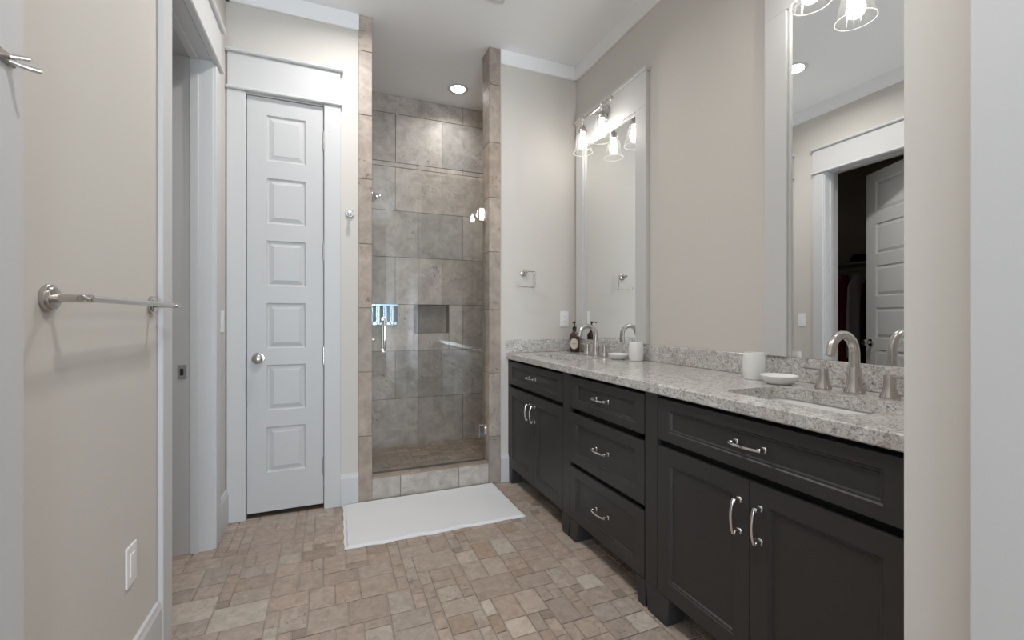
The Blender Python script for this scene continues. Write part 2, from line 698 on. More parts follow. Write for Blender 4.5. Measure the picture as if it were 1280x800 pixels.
# left wall with the closet doorway
DY0, DY1, DZ = 1.94, 2.642, 2.455
w = MB()
w.box(LX - 0.16, LX, WY - 0.1, DY0, -0.01, CZ, m=PAINT)
w.box(LX - 0.16, LX, DY1, BY, -0.01, CZ, m=PAINT)
w.box(LX - 0.16, LX, DY0, DY1, DZ, CZ, m=PAINT)
tag(w.build('wall_left'), 'long beige left wall with the closet doorway', 'wall', None, 'structure')

# back wall: linen-closet side and vanity side
LD0, LD1, LDZ = -0.458, -0.042, 2.447
w = MB()
w.box(LX - 0.16, LD0, BY, BY + 0.12, -0.01, CZ, m=PAINT)
w.box(LD1, 0.16, BY, BY + 0.12, -0.01, CZ, m=PAINT)
w.box(LD0, LD1, BY, BY + 0.12, LDZ, CZ, m=PAINT)
w.box(1.095, 1.84, BY, BY + 0.12, -0.01, CZ, m=PAINT)
w.box(LX - 0.16, 0.04, 3.34, 3.40, -0.01, CZ, m=PAINT)
w.box(LX - 0.16, LX - 0.02, BY + 0.12, 3.34, -0.01, CZ, m=PAINT)
tag(w.build('wall_back'), 'beige back wall either side of the shower opening', 'wall', None, 'structure')

w = MB().box(RX, RX + 0.12, 0.40, BY, -0.01, CZ, m=PAINT)
tag(w.build('wall_right'), 'beige wall above the vanity carrying both mirrors', 'wall', None, 'structure')
w = MB().box(NX, NX + 0.11, WY - 0.1, 0.50, -0.01, CZ, m=PAINT)
w.box(NX + 0.11, RX + 0.12, 0.40, 0.50, -0.01, CZ, m=PAINT)
tag(w.build('wall_near'), 'end of the beige wall in the right foreground', 'wall', None, 'structure')

# wall behind the camera with an assumed, unseen window
w = MB()
WX0, WX1, WZ0, WZ1 = -0.38, 0.74, 0.20, 2.30
w.box(LX - 0.16, WX0, WY - 0.12, WY, -0.01, CZ, m=PAINT)
w.box(WX1, NX + 0.12, WY - 0.12, WY, -0.01, CZ, m=PAINT)
w.box(WX0, WX1, WY - 0.12, WY, -0.01, WZ0, m=PAINT)
w.box(WX0, WX1, WY - 0.12, WY, WZ1, CZ, m=PAINT)
tag(w.build('wall_assumed_window'), 'beige wall behind the viewer with an assumed tall window', 'wall', None, 'structure')
w = MB()
for a, b_ in ((WX0, WX0 + 0.05), (WX1 - 0.05, WX1), ((WX0 + WX1) / 2 - 0.02, (WX0 + WX1) / 2 + 0.02)):
    w.box(a, b_, WY - 0.08, WY - 0.03, WZ0, WZ1, 0.004, TRIMW)
for a, b_ in ((WZ0, WZ0 + 0.05), (WZ1 - 0.05, WZ1), (1.42, 1.46)):
    w.box(WX0, WX1, WY - 0.079, WY - 0.031, a, b_, 0.004, TRIMW)
win = w.build('assumed_window_1')  # assumed window, never in view, put in to go with the added light
tag(win, 'assumed, unseen tall white framed window behind the viewer', 'window', None, 'structure')
MB().box(WX0 + 0.02, WX1 - 0.02, WY - 0.058, WY - 0.052, WZ0 + 0.02, WZ1 - 0.02, m=WGLASS).build('pane', None, win)

# ------------------------------------------------------------------ trim: crown, baseboards, casings


def casing_head(mb, axis, base, sgn, a0, a1, z0, z1):
    """header board with a bead below and a stepped cap above. runs a0..a1 along axis, proud of plane 'base' by sgn"""
    def bx(e, d, za, zb, bev=0.002):
        lo, hi = sorted((base, base + sgn * d))
        if axis == 'x':
            mb.box(a0 - e, a1 + e, lo, hi, za, zb, bev, TRIMW)
        else:
            mb.box(lo, hi, a0 - e, a1 + e, za, zb, bev, TRIMW)
    bx(0.012, 0.034, z0, z0 + 0.018, 0.005)
    bx(0.0, 0.022, z0 + 0.018, z1 - 0.022)
    bx(0.018, 0.042, z1 - 0.022, z1, 0.006)


# closet door casing on the left wall, with the jamb
t = MB()
t.box(LX, LX + 0.018, 1.857, 1.952, 0, 2.432, 0.003, TRIMW)
t.box(LX, LX + 0.018, 2.612, 2.703, 0, 2.432, 0.003, TRIMW)
casing_head(t, 'y', LX, 1, 1.857, 2.703, 2.432, 2.665)
t.box(LX - 0.165, LX + 0.004, 1.94, 1.958, 0, 2.44, 0.001, TRIMW)
t.box(LX - 0.165, LX + 0.004, 2.606, 2.642, 0, 2.44, 0.001, TRIMW)
t.box(LX - 0.165, LX + 0.004, 1.94, 2.642, 2.44, 2.456, 0.001, TRIMW)
t.box(LX - 0.090, LX - 0.055, 2.595, 2.607, 0, 2.43, 0.002, TRIMW)
t.box(LX - 0.090, LX - 0.055, 1.957, 1.970, 0, 2.43, 0.002, TRIMW)
t.box(LX - 0.090, LX - 0.055, 1.957, 2.607, 2.428, 2.441, 0.002, TRIMW)
tr1 = tag(t.build('trim_1'), 'white casing and jamb around the closet doorway on the left wall', 'door trim', None, 'structure')
sp = MB()
sp.box(LX - 0.141, LX - 0.105, 2.6035, 2.6065, 0.86, 0.93, 0.001, NICKEL)
sp.box(LX - 0.131, LX - 0.117, 2.6025, 2.6045, 0.878, 0.912, 0.0, SHADOWGAP)
sp.build('strike_plate', None, tr1)['label'] = 'small nickel strike plate on the jamb'

# linen closet casing on the back wall
t = MB()
t.box(-0.549, -0.456, BY - 0.018, BY, 0, 2.452, 0.003, TRIMW)
t.box(-0.044, 0.049, BY - 0.018, BY, 0, 2.452, 0.003, TRIMW)
casing_head(t, 'x', BY, -1, -0.545, 0.047, 2.452, 2.680)
t.box(LD0, LD0 + 0.003, BY - 0.004, BY + 0.10, 0, 2.445, 0, TRIMW)
t.box(LD1 - 0.003, LD1, BY - 0.004, BY + 0.10, 0, 2.445, 0, TRIMW)
t.box(LD0, LD1, BY - 0.004, BY + 0.10, 2.444, 2.447, 0, TRIMW)
tag(t.build('trim_2'), 'white casing around the narrow linen closet door', 'door trim', None, 'structure')

# crown boards
CB = 2.948


def crown(name, dims_list, label):
    t = MB()
    for (ax, a0, a1, base, sgn) in dims_list:
        for d, za, zb in ((0.017, CB + 0.008, CZ), (0.021, CB, CB + 0.010)):
            lo, hi = sorted((base, base + sgn * d))
            if ax == 'x':
                t.box(a0, a1, lo, hi, za, zb, 0.002, CEIL)
            else:
                t.box(lo, hi, a0, a1, za, zb, 0.002, CEIL)
    tag(t.build(name), label, 'crown trim', None, 'structure')


crown('trim_3', [('y', WY, BY, LX, 1)], 'white crown board along the top of the left wall')
crown('trim_4', [('x', LX, 0.156, BY, -1), ('x', 1.098, RX, BY, -1)], 'white crown board along the top of the back wall')
crown('trim_5', [('y', 0.50, BY, RX, -1)], 'white crown board above the two mirrors')


def baseboard(name, pieces, label):
    t = MB()
    for (ax, a0, a1, base, sgn) in pieces:
        def prof(d):
            return base + sgn * d
        pts = [(prof(0), 0), (prof(0.016), 0), (prof(0.016), 0.168), (prof(0.012), 0.178), (prof(0.009), 0.19), (prof(0), 0.192)]
        if ax == 'x':
            t.prism(pts, 'x', a0, a1, TRIMW)
        else:
            t.prism([(p[0], p[1]) for p in pts], 'y', a0, a1, TRIMW)
    tag(t.build(name), label, 'baseboard', None, 'structure')


def bb_y(t, a0, a1, base, sgn):
    t.prism([(base, 0), (base + sgn * 0.016, 0), (base + sgn * 0.016, 0.168), (base + sgn * 0.012, 0.178), (base + sgn * 0.009, 0.19), (base, 0.192)], 'y', a0, a1, TRIMW)


def bb_x(t, a0, a1, base, sgn):
    t.prism([(base, 0), (base + sgn * 0.016, 0), (base + sgn * 0.016, 0.168), (base + sgn * 0.012, 0.178), (base + sgn * 0.009, 0.19), (base, 0.192)], 'x', a0, a1, TRIMW)


t = MB()
bb_y(t, -3.4, 1.857, LX, 1)
bb_y(t, 2.703, BY, LX, 1)
tag(t.build('baseboard_left'), 'white baseboard along the foot of the left wall', 'baseboard', None, 'structure')
t = MB()
bb_x(t, 0.049, 0.153, BY, -1)
bb_x(t, 1.10, 1.17, BY, -1)
tag(t.build('baseboard_back'), 'short white baseboards on the back wall either side of the shower', 'baseboard', None, 'structure')

# right foreground door casing and door in the near wall
t = MB()
t.box(NX - 0.018, NX, 0.304, 0.400, 0, 2.45, 0.003, TRIMW)
t.box(NX - 0.018, NX, -0.56, -0.464, 0, 2.45, 0.003, TRIMW)
casing_head(t, 'y', NX, -1, -0.56, 0.396, 2.45, 2.68)
tag(t.build('trim_6'), 'white door casing at the right edge of the foreground', 'door trim', None, 'structure')

# ------------------------------------------------------------------ doors
RAISED = [(0.003, 0.006), (0.007, 0.0095), (0.012, 0.010), (0.033, 0.0025), (0.035, 0.001)]
PTOPS = [2.342, 1.976, 1.611, 1.246, 0.884, 0.522]


def six_panel(w, th, stile, name, z0=0.012, z1=2.436, both=True, parent=None):
    mb = MB()
    leaf(mb, w, z0, z1, th, [(stile, w - stile, t_ - 0.266, t_) for t_ in PTOPS], RAISED, DOORW, both)
    return mb.build(name, None, parent)


def knob(parent, x, y, z, side=-1):
    k = MB()
    R = Matrix.Translation((x, y, z)) @ Matrix.Rotation(PI / 2 * (1 if side < 0 else -1), 4, 'X')
    k.lathe([(0, 0), (0.031, 0), (0.033, 0.004), (0.031, 0.008), (0.014, 0.011), (0.011, 0.03), (0.016, 0.037), (0.026, 0.045),
             (0.029, 0.055), (0.026, 0.064), (0.015, 0.069), (0, 0.070)], R, NICKEL, 28)
    o = k.build('door_knob', None, parent)
    o['label'] = 'round satin nickel knob'
    return o


def hinges(parent, x, y, zs, pin=None):
    for z in zs:
        h = MB()
        h.cyl((x, y, z - 0.05), (x, y, z + 0.05), 0.0065, m=NICKEL, n=12)
        h.cyl((x, y, z + 0.05), (x, y, z + 0.056), 0.0045, m=NICKEL, n=12)
        h.cyl((x, y, z - 0.056), (x, y, z - 0.05), 0.0045, m=NICKEL, n=12)
        if pin == z:
            h.tube([(x, y, z + 0.06), (x + 0.018, y - 0.012, z + 0.06), (x + 0.034, y - 0.012, z + 0.058)], 0.004, NICKEL, 8)
            h.cyl((x + 0.03, y - 0.012, z + 0.058), (x + 0.040, y - 0.012, z + 0.058), 0.007, m=PLASTIC, n=10)
        h.build('hinge', None, parent)['label'] = 'satin nickel hinge'


d1 = six_panel(0.404, 0.035, 0.099, 'door_1', 0.030, 2.440)
d1.location = (-0.452, BY + 0.004, 0)
tag(d1, 'narrow white six-panel linen closet door, closed', 'door', None, 'structure')
knob(d1, 0.058, 0.0, 0.925)
hinges(d1, 0.4055, -0.006, [2.235, 1.565, 0.93, 0.26], pin=2.235)

d2 = six_panel(0.628, 0.035, 0.115, 'door_2', 0.012, 2.432)
# hinge on the near jamb of the closet doorway, ajar into the closet
a = math.radians(64)
d2.location = (LX - 0.163, 1.975, 0)
d2.rotation_euler = (0, 0, PI - a)   # local x runs from hinge to free edge
tag(d2, 'white six-panel closet door standing ajar, seen in the near mirror', 'door', None, 'structure')
knob(d2, 0.568, 0.0, 0.94)
knob(d2, 0.568, 0.035, 0.94, 1)

d3 = six_panel(0.76, 0.035, 0.13, 'door_3')
d3.location = (-0.508, 0.296, 0)
d3.rotation_euler = (0, 0, PI / 2)
tag(d3, 'open white door against the left wall at the left edge', 'door', None, 'structure')

d4 = six_panel(0.76, 0.022, 0.13, 'door_4', both=False)
d4.location = (NX - 0.010, 0.300, 0)
d4.rotation_euler = (0, 0, -PI / 2)
tag(d4, 'closed white door beside the casing at the right edge', 'door', None, 'structure')

# ------------------------------------------------------------------ shower
rnd = random.Random(5)
SBASE = (0.50, 0.455, 0.412)
NIC = (0.654, 0.965, 1.024, 1.270)
rows = [0.055, 0.468, 0.874, 1.272, 1.675, 2.070, 2.440, 2.480, 2.893, CZ]
SX0, SX1 = 0.14, 1.42
offs = [0.29, 0.499, 0.29, 0.499, 0.69, 0.499, 0.69, 0.50, 0.69, 0.499]


def wall_tiles(u0, u1, seed, offsets):
    r_ = random.Random(seed)
    rects, tints = [], []
    for k in range(len(rows) - 1):
        z0, z1 = rows[k], rows[k + 1]
        xs = []
        x = offsets[k % len(offsets)]
        while x > u0:
            x -= 0.402
        x += 0.402
        while x < u1:
            xs.append(x)
            x += 0.402
        xs = [u0] + [q for q in xs if q - u0 > 0.02 and u1 - q > 0.02] + [u1]
        for p, q in zip(xs, xs[1:]):
            col = vary(r_, SBASE, 0.16, 0.035)
            rects.append((p, q, z0, z1))
            tints.append(col)
    return rects, tints


rects, tints = wall_tiles(SX0, SX1, 21, offs)
r2, t2 = [], []
for r, c in zip(rects, tints):
    for s in rsub(r, NIC):
        r2.append(s)
        t2.append(c)
a, b_, c_, e_ = NIC
nd = SY + 0.095
f0 = SY - 0.006
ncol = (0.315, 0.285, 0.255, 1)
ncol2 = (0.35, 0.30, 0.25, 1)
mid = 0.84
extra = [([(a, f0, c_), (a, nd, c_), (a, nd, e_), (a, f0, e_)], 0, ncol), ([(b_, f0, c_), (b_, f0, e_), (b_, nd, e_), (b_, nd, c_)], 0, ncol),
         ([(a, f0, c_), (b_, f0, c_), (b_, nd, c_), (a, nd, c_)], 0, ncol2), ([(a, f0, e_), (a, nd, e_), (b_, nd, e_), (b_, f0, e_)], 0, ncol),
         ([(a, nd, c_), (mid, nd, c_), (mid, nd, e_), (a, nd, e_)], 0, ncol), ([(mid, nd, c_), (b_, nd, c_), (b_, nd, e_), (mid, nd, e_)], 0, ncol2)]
wsb = tiles('wall_shower', r2, lambda u, v, h: (u, SY - h, v), t2, 0.004, WALLSTONE, WGROUT, 0.006, 0.0015, extra=extra, seed=4)
tag(wsb, 'grey-brown travertine back wall of the shower with a small niche', 'wall', None, 'structure')
rects, tints = wall_tiles(BY + 0.13, SY, 31, [3.2, 3.4])
wl = tiles('wall_shower_left', rects, lambda u, v, h: (SX0 + h, u, v), tints, 0.004, WALLSTONE, WGROUT, 0.006, 0.0015, seed=6)
tag(wl, 'travertine left wall of the shower behind the tiled post', 'wall', None, 'structure')
rects, tints = wall_tiles(BY + 0.13, SY, 41, [3.2, 3.4])
wr = tiles('wall_shower_right', rects, lambda u, v, h: (SX1 - h, u, v), tints, 0.004, WALLSTONE, WGROUT, 0.006, 0.0015, seed=7)
tag(wr, 'travertine right wall of the shower', 'wall', None, 'structure')
# masonry behind the tile so no light leaks
w = MB()
w.box(0.04, SX0 - 0.001, BY + 0.12, 4.06, -0.01, CZ, m=PAINT)
w.box(SX1 + 0.001, SX1 + 0.10, BY + 0.12, 4.06, -0.01, CZ, m=PAINT)
w.box(0.04, SX1 + 0.1, SY + 0.10, 4.06, -0.01, CZ, m=PAINT)
tag(w.build('wall_shower_outer'), 'masonry around the shower', 'wall', None, 'structure')

# shower floor: small travertine pieces
rnd = random.Random(8)
sr, st = [], []
y = BY + 0.12
while y < SY:
    x = SX0
    while x < SX1:
        wdt = rnd.choice([0.05, 0.1, 0.1, 0.15])
        sr.append((x, min(SX1, x + wdt), y, min(SY, y + 0.05)))
        st.append(vary(rnd, (0.36, 0.29, 0.23), 0.18, 0.05))
        x += wdt
    y += 0.05
sf = tiles('floor_shower', sr, lambda u, v, h: (u, v, 0.055 + h), st, 0.004, FLOORSTONE, WGROUT, 0.005, 0.0015, seed=9)
tag(sf, 'brown travertine mosaic floor inside the shower', 'floor', None, 'structure')

# tiled posts either side of the opening
rnd = random.Random(14)


def post(x0, x1, joints, name, label, base):
    y0, y1 = BY - 0.010, BY + 0.135
    zs = [0.0] + joints + [CZ]
    rr, tt, pl = [], [], []
    verts_rects = []
    o_all = []
    rects, cols = [], []
    for z0, z1 in zip(zs, zs[1:]):
        c = vary(rnd, base, 0.10, 0.03)
        rects.append((z0, z1))
        cols.append(c)
    # unfold the post's perimeter into one strip per face, as one mesh
    R, T, F = [], [], []
    per = [((x0, y0), (x1, y0)), ((x1, y0), (x1, y1)), ((x1, y1), (x0, y1)), ((x0, y1), (x0, y0))]
    off = 0.0
    segs = []
    for p, q in per:
        L_ = math.hypot(q[0] - p[0], q[1] - p[1])
        segs.append((off, off + L_, p, q, L_))
        for (z0, z1), c in zip(rects, cols):
            R.append((off, off + L_, z0, z1))
            T.append(vary(rnd, c, 0.05, 0.02))
        off += L_ + 1.0

    def place(u, v, h):
        for (a_, b2, p, q, L_) in segs:
            if a_ - 0.3 <= u <= b2 + 0.3:
                tt_ = (u - a_) / L_
                nx, ny = (q[1] - p[1]) / L_, -(q[0] - p[0]) / L_
                h2 = h - 0.006
                return (p[0] + (q[0] - p[0]) * tt_ + nx * h2, p[1] + (q[1] - p[1]) * tt_ + ny * h2, v)
    o = tiles(name, R, place, T, 0.0035, WALLSTONE, WGROUT, 0.006, 0.001, seed=15)
    tag(o, label, 'shower post', None, 'structure')


POSTC = (0.42, 0.355, 0.30)
post(0.153, 0.234, [0.417, 0.819, 1.221, 1.623, 2.03, 2.43, 2.83], 'trim_7', 'travertine tiled post on the left of the shower opening', POSTC)
post(1.015, 1.099, [0.328, 0.772, 1.216, 1.621, 2.0, 2.386, 2.79], 'trim_8', 'travertine tiled post on the right of the shower opening', POSTC)

# curb
cr, ct, cx = [], [], []
xs = [0.234, 0.41, 0.80, 1.015]
for p, q in zip(xs, xs[1:]):
    cr.append((p, q, 0.0, 0.142))
    ct.append(vary(rnd, (0.52, 0.485, 0.445), 0.05, 0.015))
for p, q in zip([0.234, 0.55, 0.86], [0.55, 0.86, 1.015]):
    cr.append((p, q, 10.0, 10.135))
    ct.append(vary(rnd, (0.40, 0.315, 0.245), 0.08, 0.03))
    cr.append((p, q, 20.0, 20.10))
    ct.append(vary(rnd, (0.36, 0.30, 0.25), 0.08, 0.03))


def cplace(u, v, h):
    if v < 5:
        return (u, BY + 0.006 - h, v)
    if v < 15:
        return (u, BY + 0.001 + (v - 10), 0.142 + h)
    return (u, BY + 0.132 + h, 0.045 + (v - 20))


cb = tiles('shower_curb', cr, cplace, ct, 0.003, WALLSTONE, WGROUT, 0.006, 0.0015, seed=16)
tag(cb, 'raised travertine curb under the glass shower door', 'curb', None, 'structure')

# glass door with handle and hinges
GY = 2.985
gd = thing('shower_door', 'frameless clear glass shower door with chrome handle and two hinges', 'shower door', (0.625, GY, 0.150))
O = (0.625, GY, 0.150)
g = MB().box(0.241, 1.006, GY - 0.004, GY + 0.004, 0.156, 2.13, m=SGLASS)
g.build('glass_panel', None, gd, O)
g = MB()
g.box(0.241, 1.006, GY - 0.0045, GY + 0.0045, 0.150, 0.158, m=GEDGE)
g.build('bottom_seal', None, gd, O)['label'] = 'thin dark seal along the foot of the glass'
for z in (1.89, 0.356):
    h = MB()
    h.box(0.962, 1.000, GY - 0.016, GY - 0.004, z - 0.045, z + 0.045, 0.002, CHROME)
    h.box(0.962, 1.000, GY + 0.004, GY + 0.016, z - 0.045, z + 0.045, 0.002, CHROME)
    h.box(1.000, 1.021, GY - 0.010, GY + 0.010, z - 0.026, z + 0.026, 0.002, CHROME)
    h.box(1.011, 1.0215, GY - 0.024, GY + 0.024, z - 0.045, z + 0.045, 0.002, CHROME)
    h.build('hinge', None, gd, O)['label'] = 'square chrome glass hinge'
hx = 0.312
h = MB()
for s in (-1, 1):
    pts = [(hx, GY + s * 0.004, 1.150), (hx, GY + s * 0.045, 1.150)]
    arc = [(hx, GY + s * (0.045 + 0.02 * math.sin(q)), 1.130 + 0.02 * math.cos(q)) for q in [PI / 8 * k for k in range(1, 5)]]
    arc2 = [(hx, GY + s * (0.045 + 0.02 * math.cos(q)), 0.970 - 0.02 * math.sin(q)) for q in [PI / 8 * k for k in range(0, 5)]]
    h.tube(pts + arc + arc2 + [(hx, GY + s * 0.004, 0.950)], 0.0085, CHROME, 14)
    h.cyl((hx, GY + s * 0.004, 1.150), (hx, GY + s * 0.010, 1.150), 0.014, m=CHROME)
    h.cyl((hx, GY + s * 0.004, 0.950), (hx, GY + s * 0.010, 0.950), 0.014, m=CHROME)
h.build('handle', None, gd, O)['label'] = 'chrome D-shaped pull handle'

# shower head on its arm
hp = Vector((0.275, 3.42, 2.085))
ax = Vector((0.62, 0.0, -0.78)).normalized()
sh = thing('shower_fixture', 'small chrome shower head angled down beside the left tiled post', 'shower head', (SX0 + 0.006, 3.42, 2.16))
O = (SX0 + 0.006, 3.42, 2.16)
m_ = MB()
m_.lathe([(0, 0), (0.030, 0), (0.032, 0.003), (0.014, 0.010), (0, 0.011)], Matrix.Translation(O) @ Matrix.Rotation(PI / 2, 4, 'Y'), CHROME)
m_.build('flange', None, sh, O)
m_ = MB()
m_.tube([(SX0 + 0.008, 3.42, 2.16), (SX0 + 0.05, 3.42, 2.165), (SX0 + 0.085, 3.42, 2.15), (SX0 + 0.115, 3.42, 2.115), tuple(hp + ax * 0.0)], 0.0095, CHROME, 14)
m_.build('arm', None, sh, O)
m_ = MB()
Mh = Matrix.Translation(hp - ax * 0.012) @ ax.to_track_quat('Z', 'Y').to_matrix().to_4x4()
m_.lathe([(0, 0), (0.015, 0), (0.017, 0.006), (0.015, 0.018), (0.020, 0.022), (0.034, 0.042), (0.041, 0.050), (0.042, 0.068), (0.038, 0.072), (0, 0.072)], Mh, CHROME)
m_.build('head', None, sh, O)

# valve lever on the left shower wall, tip visible past the post
vv = thing('shower_valve', 'chrome shower valve lever showing just past the left post below the dispenser', 'shower valve', (SX0 + 0.006, 3.36, 1.0))
O = (SX0 + 0.006, 3.36, 1.0)
m_ = MB()
m_.lathe([(0, 0), (0.078, 0), (0.080, 0.003), (0.074, 0.008), (0.02, 0.011), (0, 0.011)], Matrix.Translation(O) @ Matrix.Rotation(PI / 2, 4, 'Y'), CHROME)
m_.build('escutcheon', None, vv, O)
m_ = MB()
m_.cyl((SX0 + 0.015, 3.36, 1.0), (SX0 + 0.115, 3.36, 1.0), 0.019, 0.017, CHROME, bev=0.002)
m_.cyl((SX0 + 0.115, 3.36, 1.0), (SX0 + 0.152, 3.36, 1.0), 0.016, 0.016, CHROME, bev=0.004)
m_.tube([(SX0 + 0.10, 3.36, 1.0), (SX0 + 0.105, 3.36, 0.93)], 0.006, CHROME, 10)
m_.build('lever', None, vv, O)

# four-chamber soap dispenser on the back wall
O = (0.405, SY - 0.008, 1.09)
sd = thing('soap_dispenser', 'four-chamber chrome soap dispenser on the shower back wall', 'dispenser', O)
m_ = MB()
m_.box(0.287, 0.513, SY - 0.030, SY - 0.006, 1.093, 1.272, 0.006, SKYCHROME)
m_.box(0.284, 0.516, SY - 0.072, SY - 0.006, 1.254, 1.274, 0.005, SKYCHROME)
m_.build('body', None, sd, O)
for k in range(4):
    cxk = 0.314 + k * 0.0565
    q = MB()
    q.box(cxk - 0.025, cxk + 0.025, SY - 0.060, SY - 0.028, 1.125, 1.256, 0.008, BLUEDARK, 2)
    ch = q.build('chamber', None, sd, O)
    ch['label'] = 'dark translucent soap chamber'
    q = MB().box(cxk - 0.0235, cxk - 0.004, SY - 0.068, SY - 0.052, 1.120, 1.256, 0.004, SKYCHROME)
    q.build('bar', None, ch, (0, 0, 0)) if False else q.build('bar', None, ch, O)
    q = MB()
    q.lathe([(0, 0), (0.014, 0), (0.015, 0.004), (0.013, 0.016), (0, 0.018)], Matrix.Translation((cxk - 0.013, SY - 0.058, 1.116)) @ Matrix.Rotation(PI / 2, 4, 'X'), CHROME, 18)
    q.cyl((cxk - 0.013, SY - 0.05, 1.116), (cxk - 0.013, SY - 0.05, 1.092), 0.006, 0.004, CHROME, 10)
    q.build('push_button', None, ch, O)

# ------------------------------------------------------------------ vanity
SHK = [(0.004, 0.004), (0.009, 0.004), (0.013, 0.010)]
VX = 1.16


def pull(parent, x, z, vertical, L=0.112):
    """bowed bar pull on square feet; front plane y=0"""
    mb = MB()
    hl = L / 2 - 0.008

    def P(s, d):
        return (x, -d, z + s) if vertical else (x + s, -d, z)
    for s in (-1, 1):
        if vertical:
            mb.box(x - 0.0085, x + 0.0085, -0.004, 0.0, z + s * hl - 0.0085, z + s * hl + 0.0085, 0.0015, CHROME)
            mb.box(x - 0.006, x + 0.006, -0.026, -0.003, z + s * hl - 0.006, z + s * hl + 0.006, 0.0015, CHROME)
        else:
            mb.box(x + s * hl - 0.0085, x + s * hl + 0.0085, -0.004, 0.0, z - 0.0085, z + 0.0085, 0.0015, CHROME)
            mb.box(x + s * hl - 0.006, x + s * hl + 0.006, -0.026, -0.003, z - 0.006, z + 0.006, 0.0015, CHROME)
    n = 12
    pts = []
    for i in range(n + 1):
        s = -1 + 2 * i / n
        pts.append(P(s * (hl + 0.004), 0.024 + 0.010 * (1 - s * s)))
    mb.tube(pts, 0.005, CHROME, 12, flat=(0.0085, 0.011) if vertical else (0.011, 0.0085))
    o = mb.build('handle', None, parent)
    o['label'] = 'polished nickel bow pull'
    return o


def front(root, kind, x0, x1, z0, z1, fw, fh, handle):
    mb = MB()
    w = x1 - x0
    leaf(mb, w, z0, z1, 0.020, [(x0 + fw, x1 - fw, z0 + fh, z1 - fh)], SHK, CAB, False, x0)
    o = mb.build(kind, None, root)
    if handle:
        pull(o, *handle)
    return o


def carcass(root, w, cols):
    mb = MB()
    zt, zb = 0.866, 0.108
    mb.box(0.0, 0.018, 0.022, 0.548, zb, zt, m=CABIN)
    mb.box(w - 0.018, w, 0.022, 0.548, zb, zt, m=CABIN)
    mb.box(0.018, w - 0.018, 0.022, 0.548, zb, zb + 0.018, m=CABIN)
    mb.box(0.018, w - 0.018, 0.535, 0.548, zb + 0.018, zt, m=CABIN)
    # dark face frame behind the fronts
    mb.box(0.018, w - 0.018, 0.022, 0.040, zt - 0.05, zt, m=CABIN)
    mb.box(0.018, w - 0.018, 0.022, 0.040, 0.655, 0.71, m=CABIN)
    mb.box(0.018, w - 0.018, 0.022, 0.040, 0.375, 0.415, m=CABIN)
    mb.box(0.018, 0.06, 0.022, 0.040, zb + 0.018, zt, m=CABIN)
    mb.box(w - 0.06, w - 0.018, 0.022, 0.040, zb + 0.018, zt, m=CABIN)
    mb.box(0.0, w, 0.13, 0.148, 0.0, zb, m=CABIN)   # recessed toe board
    o = mb.build('body', None, root)
    for (a0, a1) in cols:
        MB().box(a0, a1, 0.0, 0.0215, 0.108, 0.866, 0.0015, CAB).build('stile', None, root)
    return o


def foot(root, x0, x1, inl=0.014, inr=0.014):
    mb = MB()
    mb.prism([(x0, 0.1075), (x1, 0.1075), (x1 - inr * 0.3, 0.07), (x1 - inr, 0.0), (x0 + inl, 0.0), (x0 + inl * 0.3, 0.07)], 'y', 0.001, 0.085, CAB, 0.002)
    return mb.build('foot', None, root)


TZ0, TZ1 = 0.697, 0.853
YF = 2.917
lc = thing('vanity_cabinet', 'charcoal vanity sink cabinet at the far end beside the shower wall', 'cabinet', (VX, YF, 0), -PI / 2, 'vanity cabinets')
carcass(lc, 0.876, [(0.805, 0.876), (0.0, 0.012)])
front(lc, 'drawer', 0.014, 0.802, TZ0, TZ1, 0.057, 0.036, (0.408, 0.778, False))
front(lc, 'door', 0.014, 0.4065, 0.113, 0.672, 0.057, 0.057, (0.372, 0.562, True))
front(lc, 'door', 0.4095, 0.802, 0.113, 0.672, 0.057, 0.057, (0.444, 0.562, True))
foot(lc, 0.0, 0.075)
foot(lc, 0.785, 0.874)

YM = 2.0405
mc = thing('vanity_cabinet', 'charcoal vanity cabinet of three stacked drawers between the sink cabinets', 'cabinet', (VX, YM, 0), -PI / 2, 'vanity cabinets')
WM = 0.604
carcass(mc, WM, [])
front(mc, 'drawer', 0.004, WM - 0.004, 0.692, TZ1, 0.057, 0.036, (WM / 2, 0.778, False))
front(mc, 'drawer', 0.004, WM - 0.004, 0.407, 0.664, 0.057, 0.047, (WM / 2, 0.540, False))
front(mc, 'drawer', 0.004, WM - 0.004, 0.113, 0.383, 0.057, 0.047, (WM / 2, 0.254, False))
foot(mc, 0.001, 0.085, 0.0, 0.03)
foot(mc, WM - 0.062, WM - 0.001, 0.02, 0.0)

YR = 1.4355
rc = thing('vanity_cabinet', 'charcoal vanity sink cabinet nearest the viewer under the near mirror', 'cabinet', (VX, YR, 0), -PI / 2, 'vanity cabinets')
WR = 0.930
carcass(rc, WR, [(0.0, 0.070), (0.886, 0.930)])
front(rc, 'drawer', 0.0735, 0.8825, TZ0, TZ1, 0.057, 0.036, (0.478, 0.778, False))
front(rc, 'door', 0.0735, 0.4765, 0.113, 0.672, 0.057, 0.057, (0.442, 0.555, True))
front(rc, 'door', 0.4795, 0.8825, 0.113, 0.672, 0.057, 0.057, (0.514, 0.555, True))
foot(rc, 0.001, 0.135)
foot(rc, 0.82, 0.929)

# worktop with two sink cut-outs
CX0, CX1, CY0, CY1, CT0, CT1 = 1.141, RX - 0.001, 0.502, BY - 0.001, 0.870, 0.910
SINKS = [(1.385, 2.475), (1.385, 0.925)]
SW, SD, SR = 0.42, 0.285, 0.05     # along the wall, front to back, corner radius


